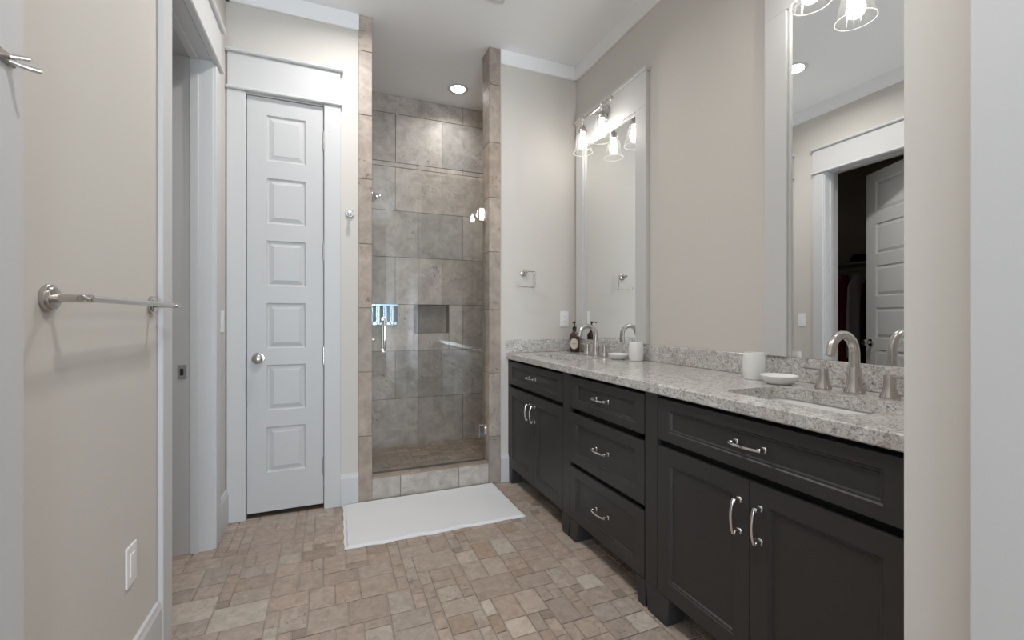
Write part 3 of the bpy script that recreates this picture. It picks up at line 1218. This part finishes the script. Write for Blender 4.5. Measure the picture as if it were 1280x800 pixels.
def rrect(cx, cy, dx, dy, r, n=6):
    pts = []
    for (sx, sy, a0) in ((1, 1, 0), (-1, 1, PI / 2), (-1, -1, PI), (1, -1, 3 * PI / 2)):
        for k in range(n + 1):
            q = a0 + PI / 2 * k / n
            pts.append((cx + sx * (dx / 2 - r) + r * math.cos(q), cy + sy * (dy / 2 - r) + r * math.sin(q)))
    return pts


b = bmesh.new()
edges = []


def loop(pts, z):
    vs = [b.verts.new((p[0], p[1], z)) for p in pts]
    return vs, [b.edges.new((vs[i], vs[(i + 1) % len(vs)])) for i in range(len(vs))]


e = 0.004
outer_t = [(CX0 + e, CY0), (CX1, CY0), (CX1, CY1), (CX0 + e, CY1)]
outer_s = [(CX0, CY0), (CX1, CY0), (CX1, CY1), (CX0, CY1)]
tops, bots = [], []
vt, et = loop(outer_t, CT1)
tops.append(vt)
edges += et
for (sx, sy) in SINKS:
    v_, e2 = loop(rrect(sx, sy, SD, SW, SR), CT1)
    tops.append(v_)
    edges += e2
bmesh.ops.triangle_fill(b, use_beauty=True, use_dissolve=False, edges=edges)
edges = []
vb, eb = loop(outer_t, CT0)
bots.append(vb)
edges += eb
for (sx, sy) in SINKS:
    v_, e2 = loop(rrect(sx, sy, SD, SW, SR), CT0)
    bots.append(v_)
    edges += e2
bmesh.ops.triangle_fill(b, use_beauty=True, use_dissolve=False, edges=edges)
for k in range(1, 3):
    n = len(tops[k])
    for i in range(n):
        b.faces.new([tops[k][i], tops[k][(i + 1) % n], bots[k][(i + 1) % n], bots[k][i]])
su = [b.verts.new((p[0], p[1], CT1 - e)) for p in outer_s]
sl = [b.verts.new((p[0], p[1], CT0 + e)) for p in outer_s]
for i in range(4):
    j = (i + 1) % 4
    b.faces.new([tops[0][i], tops[0][j], su[j], su[i]])
    b.faces.new([su[i], su[j], sl[j], sl[i]])
    b.faces.new([sl[i], sl[j], bots[0][j], bots[0][i]])
bmesh.ops.recalc_face_normals(b, faces=b.faces[:])
O = (1.43, 1.71, CT0)
ctop = thing('countertop', 'speckled grey granite countertop running over all the vanity cabinets', 'countertop', O)
mb = MB()
mb.add(b, GRANITE)
mb.build('slab', None, ctop, O)
sp_ = MB().box(RX - 0.021, RX - 0.001, CY0, BY - 0.022, CT1 + 0.0005, 1.003, 0.002, GRANITE).build('backsplash')
tag(sp_, 'long granite backsplash strip under the two mirrors', 'backsplash')
sp_ = MB().box(CX0 - 0.001, RX - 0.001, BY - 0.021, BY - 0.001, CT1 + 0.0005, 1.003, 0.002, GRANITE).build('backsplash')
tag(sp_, 'short granite splash strip on the back wall behind the amber bottle', 'backsplash')


def basin_mesh():
    b = bmesh.new()
    prof = [(0.03, 0.0), (0.008, 0.0), (0.004, -0.004), (0.0, -0.02), (-0.006, -0.09), (-0.02, -0.125), (-0.05, -0.142), (-0.10, -0.148)]
    rings = []
    for off, z in prof:
        r = max(0.02, SR + off)
        rings.append([b.verts.new((p[0], p[1], z)) for p in rrect(0, 0, SD + 2 * off, SW + 2 * off, min(r, (SD + 2 * off) / 2 - 0.001))])
    for a_, c in zip(rings, rings[1:]):
        n = len(a_)
        for i in range(n):
            b.faces.new([a_[i], a_[(i + 1) % n], c[(i + 1) % n], c[i]])
    b.faces.new(rings[-1])
    for f in b.faces:
        f.smooth = True
    bmesh.ops.recalc_face_normals(b, faces=b.faces[:])
    return b


def make_sink(loc, label):
    t = thing('sink', label, 'sink', loc, 0, 'undermount sinks')
    mb = MB()
    mb.add(basin_mesh(), PORCELAIN, True)
    mb.build('basin', None, t)
    mb = MB()
    mb.lathe([(0, 0.003), (0.012, 0.003), (0.013, 0.001), (0.021, 0.003), (0.024, 0.0), (0.024, -0.004)], Matrix.Translation((0, 0, -0.147)), NICKEL)
    mb.build('drain', None, t)['label'] = 'round nickel drain'
    return t


s1 = make_sink((SINKS[0][0], SINKS[0][1], CT0 - 0.0005), 'undermount white sink at the far end near the amber bottle')
dup(s1, (SINKS[1][0], SINKS[1][1], CT0 - 0.0005), 0, 'undermount white sink nearest the viewer below the near mirror')


def make_faucet(loc, label):
    t = thing('faucet', label, 'faucet', loc, 0, 'widespread faucets')
    m_ = MB()
    m_.lathe([(0, 0), (0.029, 0), (0.030, 0.003), (0.029, 0.010), (0.0245, 0.022), (0.0205, 0.045), (0.019, 0.085), (0.0175, 0.088), (0, 0.088)], None, NICKEL)
    m_.build('spout_base', None, t)
    m_ = MB()
    R_ = 0.060
    pts = [(0, 0, 0.080), (0, 0, 0.11), (0, 0, 0.135)]
    for k in range(1, 13):
        q = math.radians(165) * k / 12
        pts.append((-R_ + R_ * math.cos(q), 0, 0.135 + R_ * math.sin(q)))
    lx, ly, lz = pts[-1]
    dx, dz = -math.sin(math.radians(165)), math.cos(math.radians(165))
    pts.append((lx + dx * 0.022, 0, lz + dz * 0.022))
    m_.tube(pts, 0.0145, NICKEL, 18, radii=[0.0160, 0.0158, 0.0155] + [0.015 - 0.0015 * k / 12 for k in range(12)] + [0.0135])
    m_.build('spout', None, t)
    m_ = MB()
    m_.cyl((0.026, 0, 0.0), (0.026, 0, 0.05), 0.003, m=NICKEL, n=8)
    m_.lathe([(0, 0), (0.006, 0.001), (0.007, 0.006), (0.005, 0.012), (0, 0.014)], Matrix.Translation((0.026, 0, 0.05)), NICKEL, 12)
    m_.build('lift_rod', None, t)
    for s in (-1, 1):
        m_ = MB()
        Mx = Matrix.Translation((0, s * 0.1, 0))
        m_.lathe([(0, 0), (0.025, 0), (0.026, 0.003), (0.025, 0.008), (0.020, 0.020), (0.0165, 0.036), (0.0155, 0.058), (0.0155, 0.070), (0.0145, 0.0735), (0, 0.074)], Mx, NICKEL)
        h = m_.build('handle', None, t)
        m_ = MB()
        y0 = s * 0.088
        y1 = s * 0.170
        m_.box(-0.0095, 0.0095, min(y0, y1), max(y0, y1), 0.0660, 0.0735, 0.002, NICKEL)
        m_.build('lever', None, h)
    return t


f1 = make_faucet((1.600, 2.475, CT1), 'brushed nickel gooseneck faucet with two levers at the far sink')
dup(f1, (1.600, 0.925, CT1), 0, 'brushed nickel gooseneck faucet with two levers at the near sink')

# ------------------------------------------------------------------ things on the counter
O = (1.632, 2.80, CT1)
t = thing('soap_bottle', 'amber pump soap bottle with round paper label in the far counter corner', 'bottle', O)
m_ = MB()
m_.lathe([(0, 0.0), (0.033, 0.0), (0.036, 0.003), (0.0365, 0.01), (0.0365, 0.112), (0.034, 0.124), (0.024, 0.138), (0.0155, 0.146), (0.0135, 0.152), (0.0135, 0.166), (0, 0.166)], Matrix.Translation(O), AMBER, 32)
m_.build('body', None, t, O)
# round label wrapped on the cylinder, facing the room
m_ = MB()
bb = bmesh.new()
fa = math.atan2(-O[1], -O[0]) - 0.10
nl, R_, rl = 24, 0.0369, 0.033
cv = bb.verts.new((O[0] + R_ * math.cos(fa), O[1] + R_ * math.sin(fa), O[2] + 0.062))
ring_prev = None
rings = []
for rr in (0.33, 0.66, 1.0):
    ring = []
    for k in range(nl):
        u, v = rl * rr * math.cos(2 * PI * k / nl), rl * rr * math.sin(2 * PI * k / nl)
        ang = fa + u / R_
        ring.append(bb.verts.new((O[0] + R_ * math.cos(ang), O[1] + R_ * math.sin(ang), O[2] + 0.062 + v * 1.15)))
    rings.append(ring)
for k in range(nl):
    bb.faces.new([cv, rings[0][k], rings[0][(k + 1) % nl]])
    for a_, c in zip(rings, rings[1:]):
        bb.faces.new([a_[k], c[k], c[(k + 1) % nl], a_[(k + 1) % nl]])
m_.add(bb, PAPER, True)
for (zz, hw, th_) in ((0.062, 0.019, 0.0016), (0.0665, 0.012, 0.0008), (0.057, 0.010, 0.0008)):
    bb = bmesh.new()
    prev = None
    for k in range(9):
        u = -hw + 2 * hw * k / 8
        ang = fa + u / R_
        R2 = R_ + 0.0003
        a_ = bb.verts.new((O[0] + R2 * math.cos(ang), O[1] + R2 * math.sin(ang), O[2] + zz - th_ / 2))
        c = bb.verts.new((O[0] + R2 * math.cos(ang), O[1] + R2 * math.sin(ang), O[2] + zz + th_ / 2))
        if prev:
            bb.faces.new([prev[0], a_, c, prev[1]])
        prev = (a_, c)
    m_.add(bb, INK)
m_.build('label', None, t, O)['label'] = 'round cream paper label with a thin line of print'
m_ = MB()
m_.lathe([(0, 0.164), (0.0155, 0.164), (0.0155, 0.182), (0.006, 0.186), (0.0045, 0.190), (0.0045, 0.208), (0.008, 0.210), (0.011, 0.219), (0.010, 0.222), (0, 0.222)], Matrix.Translation(O), BLACKP, 18)
m_.tube([(O[0], O[1], O[2] + 0.216), (O[0] - 0.018, O[1] - 0.016, O[2] + 0.217), (O[0] - 0.028, O[1] - 0.025, O[2] + 0.211)], 0.004, BLACKP, 8)
m_.build('pump', None, t, O)['label'] = 'black pump top'


def tumbler(loc, label):
    m_ = MB()
    m_.lathe([(0, 0), (0.034, 0), (0.0375, 0.003), (0.0405, 0.02), (0.0425, 0.05), (0.0415, 0.085), (0.0385, 0.106), (0.037, 0.109), (0.0355, 0.107),
              (0.037, 0.09), (0.038, 0.05), (0.036, 0.012), (0.03, 0.008), (0, 0.008)], None, CERAMIC, 36)
    o = m_.build('tumbler')
    o.location = loc
    return tag(o, label, 'tumbler', 'white ceramic tumblers')


def dish(loc, label):
    m_ = MB()
    m_.lathe([(0, 0), (0.038, 0), (0.041, 0.002), (0.050, 0.009), (0.060, 0.021), (0.0645, 0.031), (0.0635, 0.033), (0.060, 0.030), (0.052, 0.017), (0.042, 0.009), (0, 0.008)], None, CERAMIC, 40)
    o = m_.build('soap_dish')
    o.location = loc
    return tag(o, label, 'soap dish', 'white ceramic soap dishes')


def copy1(o, loc, label):
    c = o.copy()
    C.objects.link(c)
    c.location = loc
    c['label'] = label
    return c


tu = tumbler((1.630, 2.095, CT1), 'white ceramic tumbler under the far mirror frame')
copy1(tu, (1.600, 1.300, CT1), 'white ceramic tumbler beside the near mirror frame')
di = dish((1.600, 2.222, CT1), 'shallow white soap dish beside the far tumbler and faucet')
copy1(di, (1.575, 1.172, CT1), 'shallow white soap dish between the near tumbler and near faucet')

# ------------------------------------------------------------------ mirrors


def make_mirror(yc, name, label, tilt=0.0):
    O = (RX, yc, 1.004)
    t = thing('wall_mirror', label, 'mirror', O, 0, 'framed vanity mirrors')
    yo, yi = 0.395, 0.300
    zt, zi, z0 = 2.618, 2.398, 1.0035
    fx = RX - 0.030
    # hollow back so the frame is one mesh of boards
    m_ = MB()
    m_.box(fx, RX - 0.001, yc + yi, yc + yo, z0, zi, 0.002, TRIMW)
    m_.box(fx, RX - 0.001, yc - yo, yc - yi, z0, zi, 0.002, TRIMW)
    m_.box(fx, RX - 0.001, yc - yo, yc + yo, zi, zt - 0.02, 0.002, TRIMW)
    m_.box(fx - 0.012, RX - 0.001, yc - yo - 0.010, yc + yo + 0.010, zt - 0.02, zt, 0.003, TRIMW)
    # inner bead
    m_.box(fx + 0.012, RX - 0.001, yc + yi - 0.008, yc + yi, z0, zi, 0.002, TRIMW)
    m_.box(fx + 0.012, RX - 0.001, yc - yi, yc - yi + 0.008, z0, zi, 0.002, TRIMW)
    m_.box(fx + 0.012, RX - 0.001, yc - yi, yc + yi, zi - 0.008, zi, 0.002, TRIMW)
    m_.build('frame', None, t, O)
    m_ = MB()
    M = Matrix.Translation((RX - 0.008, yc + 0.29, 0)) @ Matrix.Rotation(tilt, 4, 'Z')
    m_.box(-0.002, 0.002, -0.582, 0.002, z0 + 0.0005, zi - 0.004, 0, MIRROR, 1, M)
    m_.build('glass', None, t, O)['label'] = 'silvered mirror glass'
    return t


make_mirror(2.475, 'far', 'tall white framed mirror at the far end beside the back wall')
make_mirror(0.925, 'near', 'tall white framed mirror nearest the viewer above the near sink', math.radians(-0.75))

# ------------------------------------------------------------------ vanity lights


def make_light(yc, label):
    zb = 2.505
    lx = RX - 0.135
    O = (RX - 0.030, yc, zb)
    t = thing('vanity_light', label, 'wall light', O, 0, 'two-lamp vanity lights')
    m_ = MB()
    m_.lathe([(0, 0), (0.056, 0), (0.060, 0.004), (0.058, 0.012), (0.040, 0.018), (0.018, 0.024), (0, 0.024)],
             Matrix.Translation(O) @ Matrix.Rotation(-PI / 2, 4, 'Y'), NICKEL, 30)
    m_.build('backplate', None, t, O)
    m_ = MB()
    m_.cyl((RX - 0.045, yc, zb), (lx, yc, zb), 0.009, m=NICKEL)
    m_.cyl((lx, yc - 0.205, zb), (lx, yc + 0.205, zb), 0.0110, m=NICKEL)
    for s in (-1, 1):
        m_.lathe([(0, -0.015), (0.009, -0.013), (0.0145, -0.004), (0.0145, 0.004), (0.009, 0.013), (0, 0.015)],
                 Matrix.Translation((lx, yc + s * 0.21, zb)) @ Matrix.Rotation(PI / 2, 4, 'X'), NICKEL, 16)
    m_.build('bar', None, t, O)
    for s in (-1, 1):
        yl = yc + s * 0.114
        m_ = MB()
        m_.lathe([(0, 0.026), (0.006, 0.024), (0.008, 0.016), (0.006, 0.011), (0.013, 0.008), (0.013, -0.012), (0.007, -0.018), (0.007, -0.038),
                  (0.014, -0.044), (0.020, -0.050), (0.023, -0.066), (0.030, -0.072), (0.031, -0.092), (0.022, -0.094), (0, -0.094)], Matrix.Translation((lx, yl, zb)), NICKEL, 22)
        sk = m_.build('socket', None, t, O)
        m_ = MB()
        prof = [(0.0335, -0.086), (0.036, -0.092), (0.041, -0.112), (0.053, -0.165), (0.0655, -0.222), (0.0640, -0.222), (0.0515, -0.165), (0.0395, -0.112), (0.0345, -0.093)]
        m_.lathe(prof, Matrix.Translation((lx, yl, zb)), SHADE, 40)
        rim = [(0.0652 + 0.0017 * math.cos(PI * 2 * q / 8), -0.2235 + 0.0017 * math.sin(PI * 2 * q / 8)) for q in range(9)]
        m_.lathe(rim, Matrix.Translation((lx, yl, zb)), RIMG, 40)
        m_.build('glass_shade', None, sk, O)['label'] = 'clear flared glass shade'
        m_ = MB()
        m_.lathe([(0, -0.188), (0.012, -0.186), (0.023, -0.177), (0.029, -0.160), (0.027, -0.143), (0.018, -0.122), (0.013, -0.108), (0.012, -0.096), (0, -0.096)], Matrix.Translation((lx, yl, zb)), BULBM, 24)
        m_.build('bulb', None, sk, O)['label'] = 'lit round bulb'
    return t


make_light(2.485, 'nickel bar light with two clear glass shades on the far mirror')
make_light(0.940, 'nickel bar light with two clear glass shades on the near mirror')

# ------------------------------------------------------------------ downlights and vent


def downlight(x, y, power, label, spread=160, cat='ceiling light'):
    O = (x, y, CZ)
    t = thing('downlight', label, cat, O, 0, 'recessed downlights')
    m_ = MB()
    m_.lathe([(0.060, 0.0), (0.086, 0.0), (0.087, -0.003), (0.082, -0.006), (0.066, -0.006), (0.060, -0.003), (0.060, 0.0)], Matrix.Translation(O), TRIMW, 36)
    m_.build('trim_ring', None, t, O)
    m_ = MB()
    m_.lathe([(0, -0.0045), (0.030, -0.0045), (0.066, -0.003), (0.066, -0.001), (0, -0.001)], Matrix.Translation(O), LENS, 36)
    m_.build('lens', None, t, O)['label'] = 'bright round diffuser'
    a_ = area('downlight_beam', (x, y, CZ - 0.012), (0, 0, 0), 0.12, 0.12, power, (1.0, 0.975, 0.945), 'DISK', math.radians(spread))
    return t


downlight(0.964, 3.547, DOWN_SHOWER, 'round recessed downlight in the ceiling over the shower', 145)
downlight(0.190, 2.33, DOWN_ROOM, 'round recessed downlight reflected in the near mirror')
downlight(0.350, 0.55, DOWN_ROOM, 'added unseen fill downlight in the ceiling above the viewer')  # added out of view to brighten the near left wall and floor

O = (0.825, 2.345, CZ)
t = thing('ceiling_vent', 'white ceiling fan grille at the top edge of the view', 'vent', O)
m_ = MB()
m_.box(0.70, 0.95, 2.22, 2.245, CZ - 0.014, CZ, 0.004, TRIMW)
m_.box(0.70, 0.95, 2.447, 2.472, CZ - 0.014, CZ, 0.004, TRIMW)
m_.box(0.70, 0.725, 2.245, 2.447, CZ - 0.014, CZ, 0.004, TRIMW)
m_.box(0.925, 0.95, 2.245, 2.447, CZ - 0.014, CZ, 0.004, TRIMW)
m_.build('frame', None, t, O)
m_ = MB()
for k in range(11):
    y = 2.252 + k * 0.018
    m_.box(0.725, 0.925, y, y + 0.009, CZ - 0.010, CZ - 0.002, 0.001, TRIMW)
m_.build('grille', None, t, O)

# ------------------------------------------------------------------ wall hardware
# towel bar on the left wall
O = (LX, 1.51, 1.20)
t = thing('towel_bar', 'brushed nickel towel bar on the left wall in the foreground', 'towel bar', O)
BXx = -0.490
for y in (1.227, 1.80):
    m_ = MB()
    m_.lathe([(0, 0), (0.029, 0), (0.030, 0.002), (0.030, 0.008), (0.0285, 0.0095), (0.024, 0.010), (0.024, 0.013), (0.0225, 0.0145), (0.010, 0.015), (0, 0.015)],
             Matrix.Translation((LX + 0.0005, y, 1.203)) @ Matrix.Rotation(PI / 2, 4, 'Y'), NICKEL, 32)
    m_.cyl((LX + 0.012, y, 1.203), (BXx + 0.012, y, 1.203), 0.0085, m=NICKEL, bev=0.001)
    m_.build('post', None, t, O)
m_ = MB()
m_.cyl((BXx, 1.205, 1.203), (BXx, 1.85, 1.203), 0.0075, m=NICKEL, bev=0.001)
m_.build('rail', None, t, O)

# towel ring on the back wall
O = (1.277, BY, 1.483)
t = thing('towel_ring', 'open square nickel towel ring on the back wall right of the shower', 'towel ring', O)
m_ = MB()
m_.lathe([(0, 0), (0.025, 0), (0.0265, 0.002), (0.0265, 0.009), (0.024, 0.011), (0.010, 0.012), (0, 0.012)], Matrix.Translation(O) @ Matrix.Rotation(PI / 2, 4, 'X'), NICKEL, 28)
m_.cyl((1.277, BY - 0.010, 1.483), (1.277, BY - 0.062, 1.483), 0.0085, m=NICKEL)
m_.build('mount', None, t, O)
m_ = MB()
yy = BY - 0.055


def rc_(cx, cz, r, a0, a1, n=5):
    return [(cx + r * math.cos(a0 + (a1 - a0) * k / n), yy, cz + r * math.sin(a0 + (a1 - a0) * k / n)) for k in range(n + 1)]


xr, zt_, zb_, xl = 1.347, 1.489, 1.378, 1.217
pts = [(1.272, yy, zt_)] + rc_(xr - 0.010, zt_ - 0.010, 0.010, PI / 2, 0) + rc_(xr - 0.010, zb_ + 0.010, 0.010, 0, -PI / 2) + rc_(xl + 0.012, zb_ + 0.012, 0.012, -PI / 2, -PI) + [(xl, yy, zb_ + 0.032)]
m_.tube(pts, 0.0042, NICKEL, 10)
m_.build('ring', None, t, O)

# robe hook between linen door and shower
O = (0.101, BY, 1.806)
t = thing('robe_hook', 'small nickel robe hook between the linen door and the shower', 'robe hook', O, 0, 'robe hooks')
m_ = MB()
m_.lathe([(0, 0), (0.024, 0), (0.0255, 0.002), (0.0255, 0.008), (0.023, 0.010), (0, 0.010)], Matrix.Translation(O) @ Matrix.Rotation(PI / 2, 4, 'X'), NICKEL, 28)
m_.build('base', None, t, O)
m_ = MB()
m_.cyl((O[0], BY - 0.009, O[2]), (O[0], BY - 0.045, O[2]), 0.008, m=NICKEL)
m_.lathe([(0, 0), (0.011, 0.0), (0.0135, 0.003), (0.0135, 0.011), (0.010, 0.014), (0, 0.014)], Matrix.Translation((O[0], BY - 0.042, O[2])) @ Matrix.Rotation(PI / 2, 4, 'X'), CHROME, 18)
m_.build('peg', None, t, O)

# double hook on the open door at the left edge
O = (-0.508, 1.000, 1.6000)
t = thing('robe_hook', 'double nickel hook on the open door at the left edge', 'robe hook', O, 0, 'robe hooks')
m_ = MB()
m_.box(-0.508, -0.501, 0.975, 1.025, 1.5880, 1.6080, 0.003, NICKEL)
m_.build('base', None, t, O)
m_ = MB()
m_.tube([(-0.502, 1.008, 1.6020), (-0.488, 1.012, 1.6040), (-0.478, 1.014, 1.6050)], 0.004, NICKEL, 10)
m_.build('prong', None, t, O)
m_ = MB()
m_.tube([(-0.502, 1.008, 1.5940), (-0.486, 1.012, 1.5900), (-0.474, 1.015, 1.5885), (-0.466, 1.018, 1.5885)], 0.0045, NICKEL, 10)
m_.build('prong', None, t, O)


def plate(name, label, cat, loc, rz, kind):
    t = thing(name, label, cat, loc, rz)
    m_ = MB()
    m_.box(-0.035, 0.035, -0.006, 0.0, -0.058, 0.058, 0.0025, PLASTIC, 2)
    m_.build('plate', None, t)
    m_ = MB()
    m_.box(-0.0165, 0.0165, -0.0085, -0.0055, -0.0335, 0.0335, 0.001, PLASTIC)
    ins = m_.build('rocker' if kind == 's' else 'socket', None, t)
    if kind == 'o':
        q = MB()
        for z in (-0.019, 0.019):
            q.box(-0.007, -0.005, -0.0089, -0.0083, z - 0.004, z + 0.005, 0, SHADOWGAP)
            q.box(0.005, 0.007, -0.0089, -0.0083, z - 0.004, z + 0.004, 0, SHADOWGAP)
        q.box(-0.006, 0.006, -0.0092, -0.0083, -0.003, 0.003, 0, PLASTIC)
        q.build('slot', None, ins)['label'] = 'dark plug slots'
    return t


plate('power_outlet', 'white outlet on the back wall above the side splash', 'outlet', (1.612, BY, 1.150), 0, 'o')
plate('power_outlet', 'white plate low on the left wall under the towel bar', 'outlet', (LX, 1.640, 0.430), PI / 2, 's')
plate('light_switch', 'white light switch between closet casing and back wall, seen in the near mirror', 'switch', (LX, 2.815, 1.140), PI / 2, 's')

# ------------------------------------------------------------------ bath mat
rnd = random.Random(2)
nx, ny = 98, 56
x0, x1, y0, y1 = 0.062, 1.038, 2.352, 2.898
b = bmesh.new()
grid = []
for i in range(nx + 1):
    col = []
    u = i / nx
    for j in range(ny + 1):
        v = j / ny
        ex = 0.004 * math.sin(u * 23) + 0.003 * math.sin(u * 51 + 1)
        xx = x0 + (x1 - x0) * u + (0.006 * (1 - v)) * (u - 0.5) * 2 + 0.002 * math.sin(v * 30)
        yy_ = y0 + (y1 - y0) * v + ex * (1 - v) ** 2
        edge = min(u, 1 - u) * nx, min(v, 1 - v) * ny
        z = 0.013 + 0.0015 * math.sin(v * ny * PI / 1.5) + 0.002 * math.sin(u * 9 + v * 5) * v * (1 - v) * 4
        if v < 0.10 and 0.30 < u < 0.75:
            z += 0.005 * (1 - v / 0.1) * max(0, math.sin((u - 0.30) * 28))
        if min(edge) < 1:
            z = 0.004
        col.append(b.verts.new((xx, yy_, z)))
    grid.append(col)
for i in range(nx):
    for j in range(ny):
        b.faces.new([grid[i][j], grid[i + 1][j], grid[i + 1][j + 1], grid[i][j + 1]])
per = [grid[i][0] for i in range(nx)] + [grid[nx][j] for j in range(ny)] + [grid[i][ny] for i in range(nx, 0, -1)] + [grid[0][j] for j in range(ny, 0, -1)]
low = [b.verts.new((v.co.x, v.co.y, 0.0005)) for v in per]
for k in range(len(per)):
    j = (k + 1) % len(per)
    b.faces.new([per[k], low[k], low[j], per[j]])
b.faces.new(low)
bmesh.ops.recalc_face_normals(b, faces=b.faces[:])
mb = MB()
mb.add(b, COTTON, True)
tag(mb.build('bath_mat'), 'white cotton bath mat on the floor in front of the shower', 'bath mat')

# ------------------------------------------------------------------ closet behind the left doorway (seen in the near mirror)
KX0, KX1, KY0, KY1 = -2.35, LX - 0.16, 1.2, 3.95
w = MB()
w.box(KX0 - 0.1, KX0, KY0, KY1, -0.01, CZ, m=CLOSETW)
w.box(KX0 - 0.1, KX1, KY0 - 0.1, KY0, -0.01, CZ, m=CLOSETW)
w.box(KX0 - 0.1, KX1, KY1, KY1 + 0.1, -0.01, CZ, m=CLOSETW)
w.box(KX1 - 0.02, KX1, BY + 0.12, KY1, -0.01, CZ, m=CLOSETW)
tag(w.build('wall_closet'), 'dark walls inside the closet', 'wall', None, 'structure')
w = MB().box(KX0, KX1 - 0.001, KY0, KY1, -0.03, -0.004, m=CLOSETF)
tag(w.build('floor_closet'), 'dark carpet inside the closet', 'floor', None, 'structure')
O = (KX0, 3.0, 1.70)
t = thing('closet_shelf', 'white closet shelf above the hung clothes, seen in the near mirror', 'shelf', O)
m_ = MB()
m_.box(KX0, KX0 + 0.36, KY0, KY1, 1.765, 1.785, 0.002, WHITEWIRE)
m_.build('board', None, t, O)
rd = MB()
rd.cyl((KX0 + 0.28, 1.21, 1.70), (KX0 + 0.28, KY1 - 0.001, 1.70), 0.014, m=WHITEWIRE)
tag(rd.build('closet_rod'), 'hanging rod under the closet shelf, seen in the near mirror', 'rod')


def garment(y, m, length, label, wdt=0.42, cat='garment', seed=1):
    rx = KX0 + 0.28
    O = (rx, y, 1.70)
    t = thing('hanging_garment', label, cat, O, 0, 'clothes on the closet rod')
    q = MB()
    q.tube([(rx, y, 1.655), (rx, y, 1.70), (rx + 0.012, y, 1.718), (rx + 0.022, y, 1.70)], 0.0025, WHITEWIRE, 6)
    q.tube([(rx - wdt / 2, y, 1.585), (rx, y, 1.655), (rx + wdt / 2, y, 1.585)], 0.004, WHITEWIRE, 6)
    q.build('hanger', None, t, O)
    b = bmesh.new()
    r_ = random.Random(seed)
    nA, nB = 16, 18
    rings = []
    for j in range(nB + 1):
        v = j / nB
        z = 1.652 - v * length
        ring = []
        for k in range(nA * 2):
            a_ = 2 * PI * k / (nA * 2)
            half = wdt / 2 * (0.25 + 0.75 * min(1, v * 7)) * (1 + 0.12 * v)
            if v * 7 < 1:
                z2 = z - 0.0
            fold = 0.010 * math.sin(5 * a_ + seed) * min(1, 2 * v)
            ring.append(b.verts.new((rx + half * math.cos(a_), y + (0.022 + 0.02 * v + fold) * math.sin(a_) + 0.004 * math.sin(9 * v + seed), z)))
        rings.append(ring)
    for a_, c in zip(rings, rings[1:]):
        n = len(a_)
        for k in range(n):
            b.faces.new([a_[k], a_[(k + 1) % n], c[(k + 1) % n], c[k]])
    b.faces.new(rings[0])
    b.faces.new(rings[-1])
    bmesh.ops.recalc_face_normals(b, faces=b.faces[:])
    q = MB()
    q.add(b, m, True)
    q.build('cloth', None, t, O)


garment(3.50, BURG, 1.15, 'burgundy garment on the closet rod farthest from the ajar door', seed=1)
garment(3.40, BURG, 1.05, 'second burgundy garment on the closet rod, beside the grey one', seed=2)
garment(3.28, GREYC, 0.95, 'narrow grey garment on the closet rod between burgundy and dark', 0.30, seed=3)
garment(3.12, DARKC, 1.1, 'dark garment on the closet rod nearest the ajar door', 0.36, seed=4)
m_ = MB()
m_.lathe([(0, 0), (0.14, 0), (0.145, 0.004), (0.10, 0.016), (0.085, 0.06), (0.06, 0.10), (0, 0.11)], None, DARKC, 24)
o = m_.build('hat')
o.location = (KX0 + 0.19, 3.30, 1.785)
tag(o, 'dark brimmed hat on the closet shelf in the mirror', 'hat')
m_ = MB()
m_.box(-0.12, 0.12, -0.16, 0.16, 0, 0.035, 0.012, DARKC, 2)
m_.box(-0.11, 0.11, -0.15, 0.15, 0.035, 0.066, 0.012, DARKC, 2)
o = m_.build('folded_clothes')
o.location = (KX0 + 0.20, 3.74, 1.785)
tag(o, 'dark folded clothes on the closet shelf in the mirror', 'clothes')
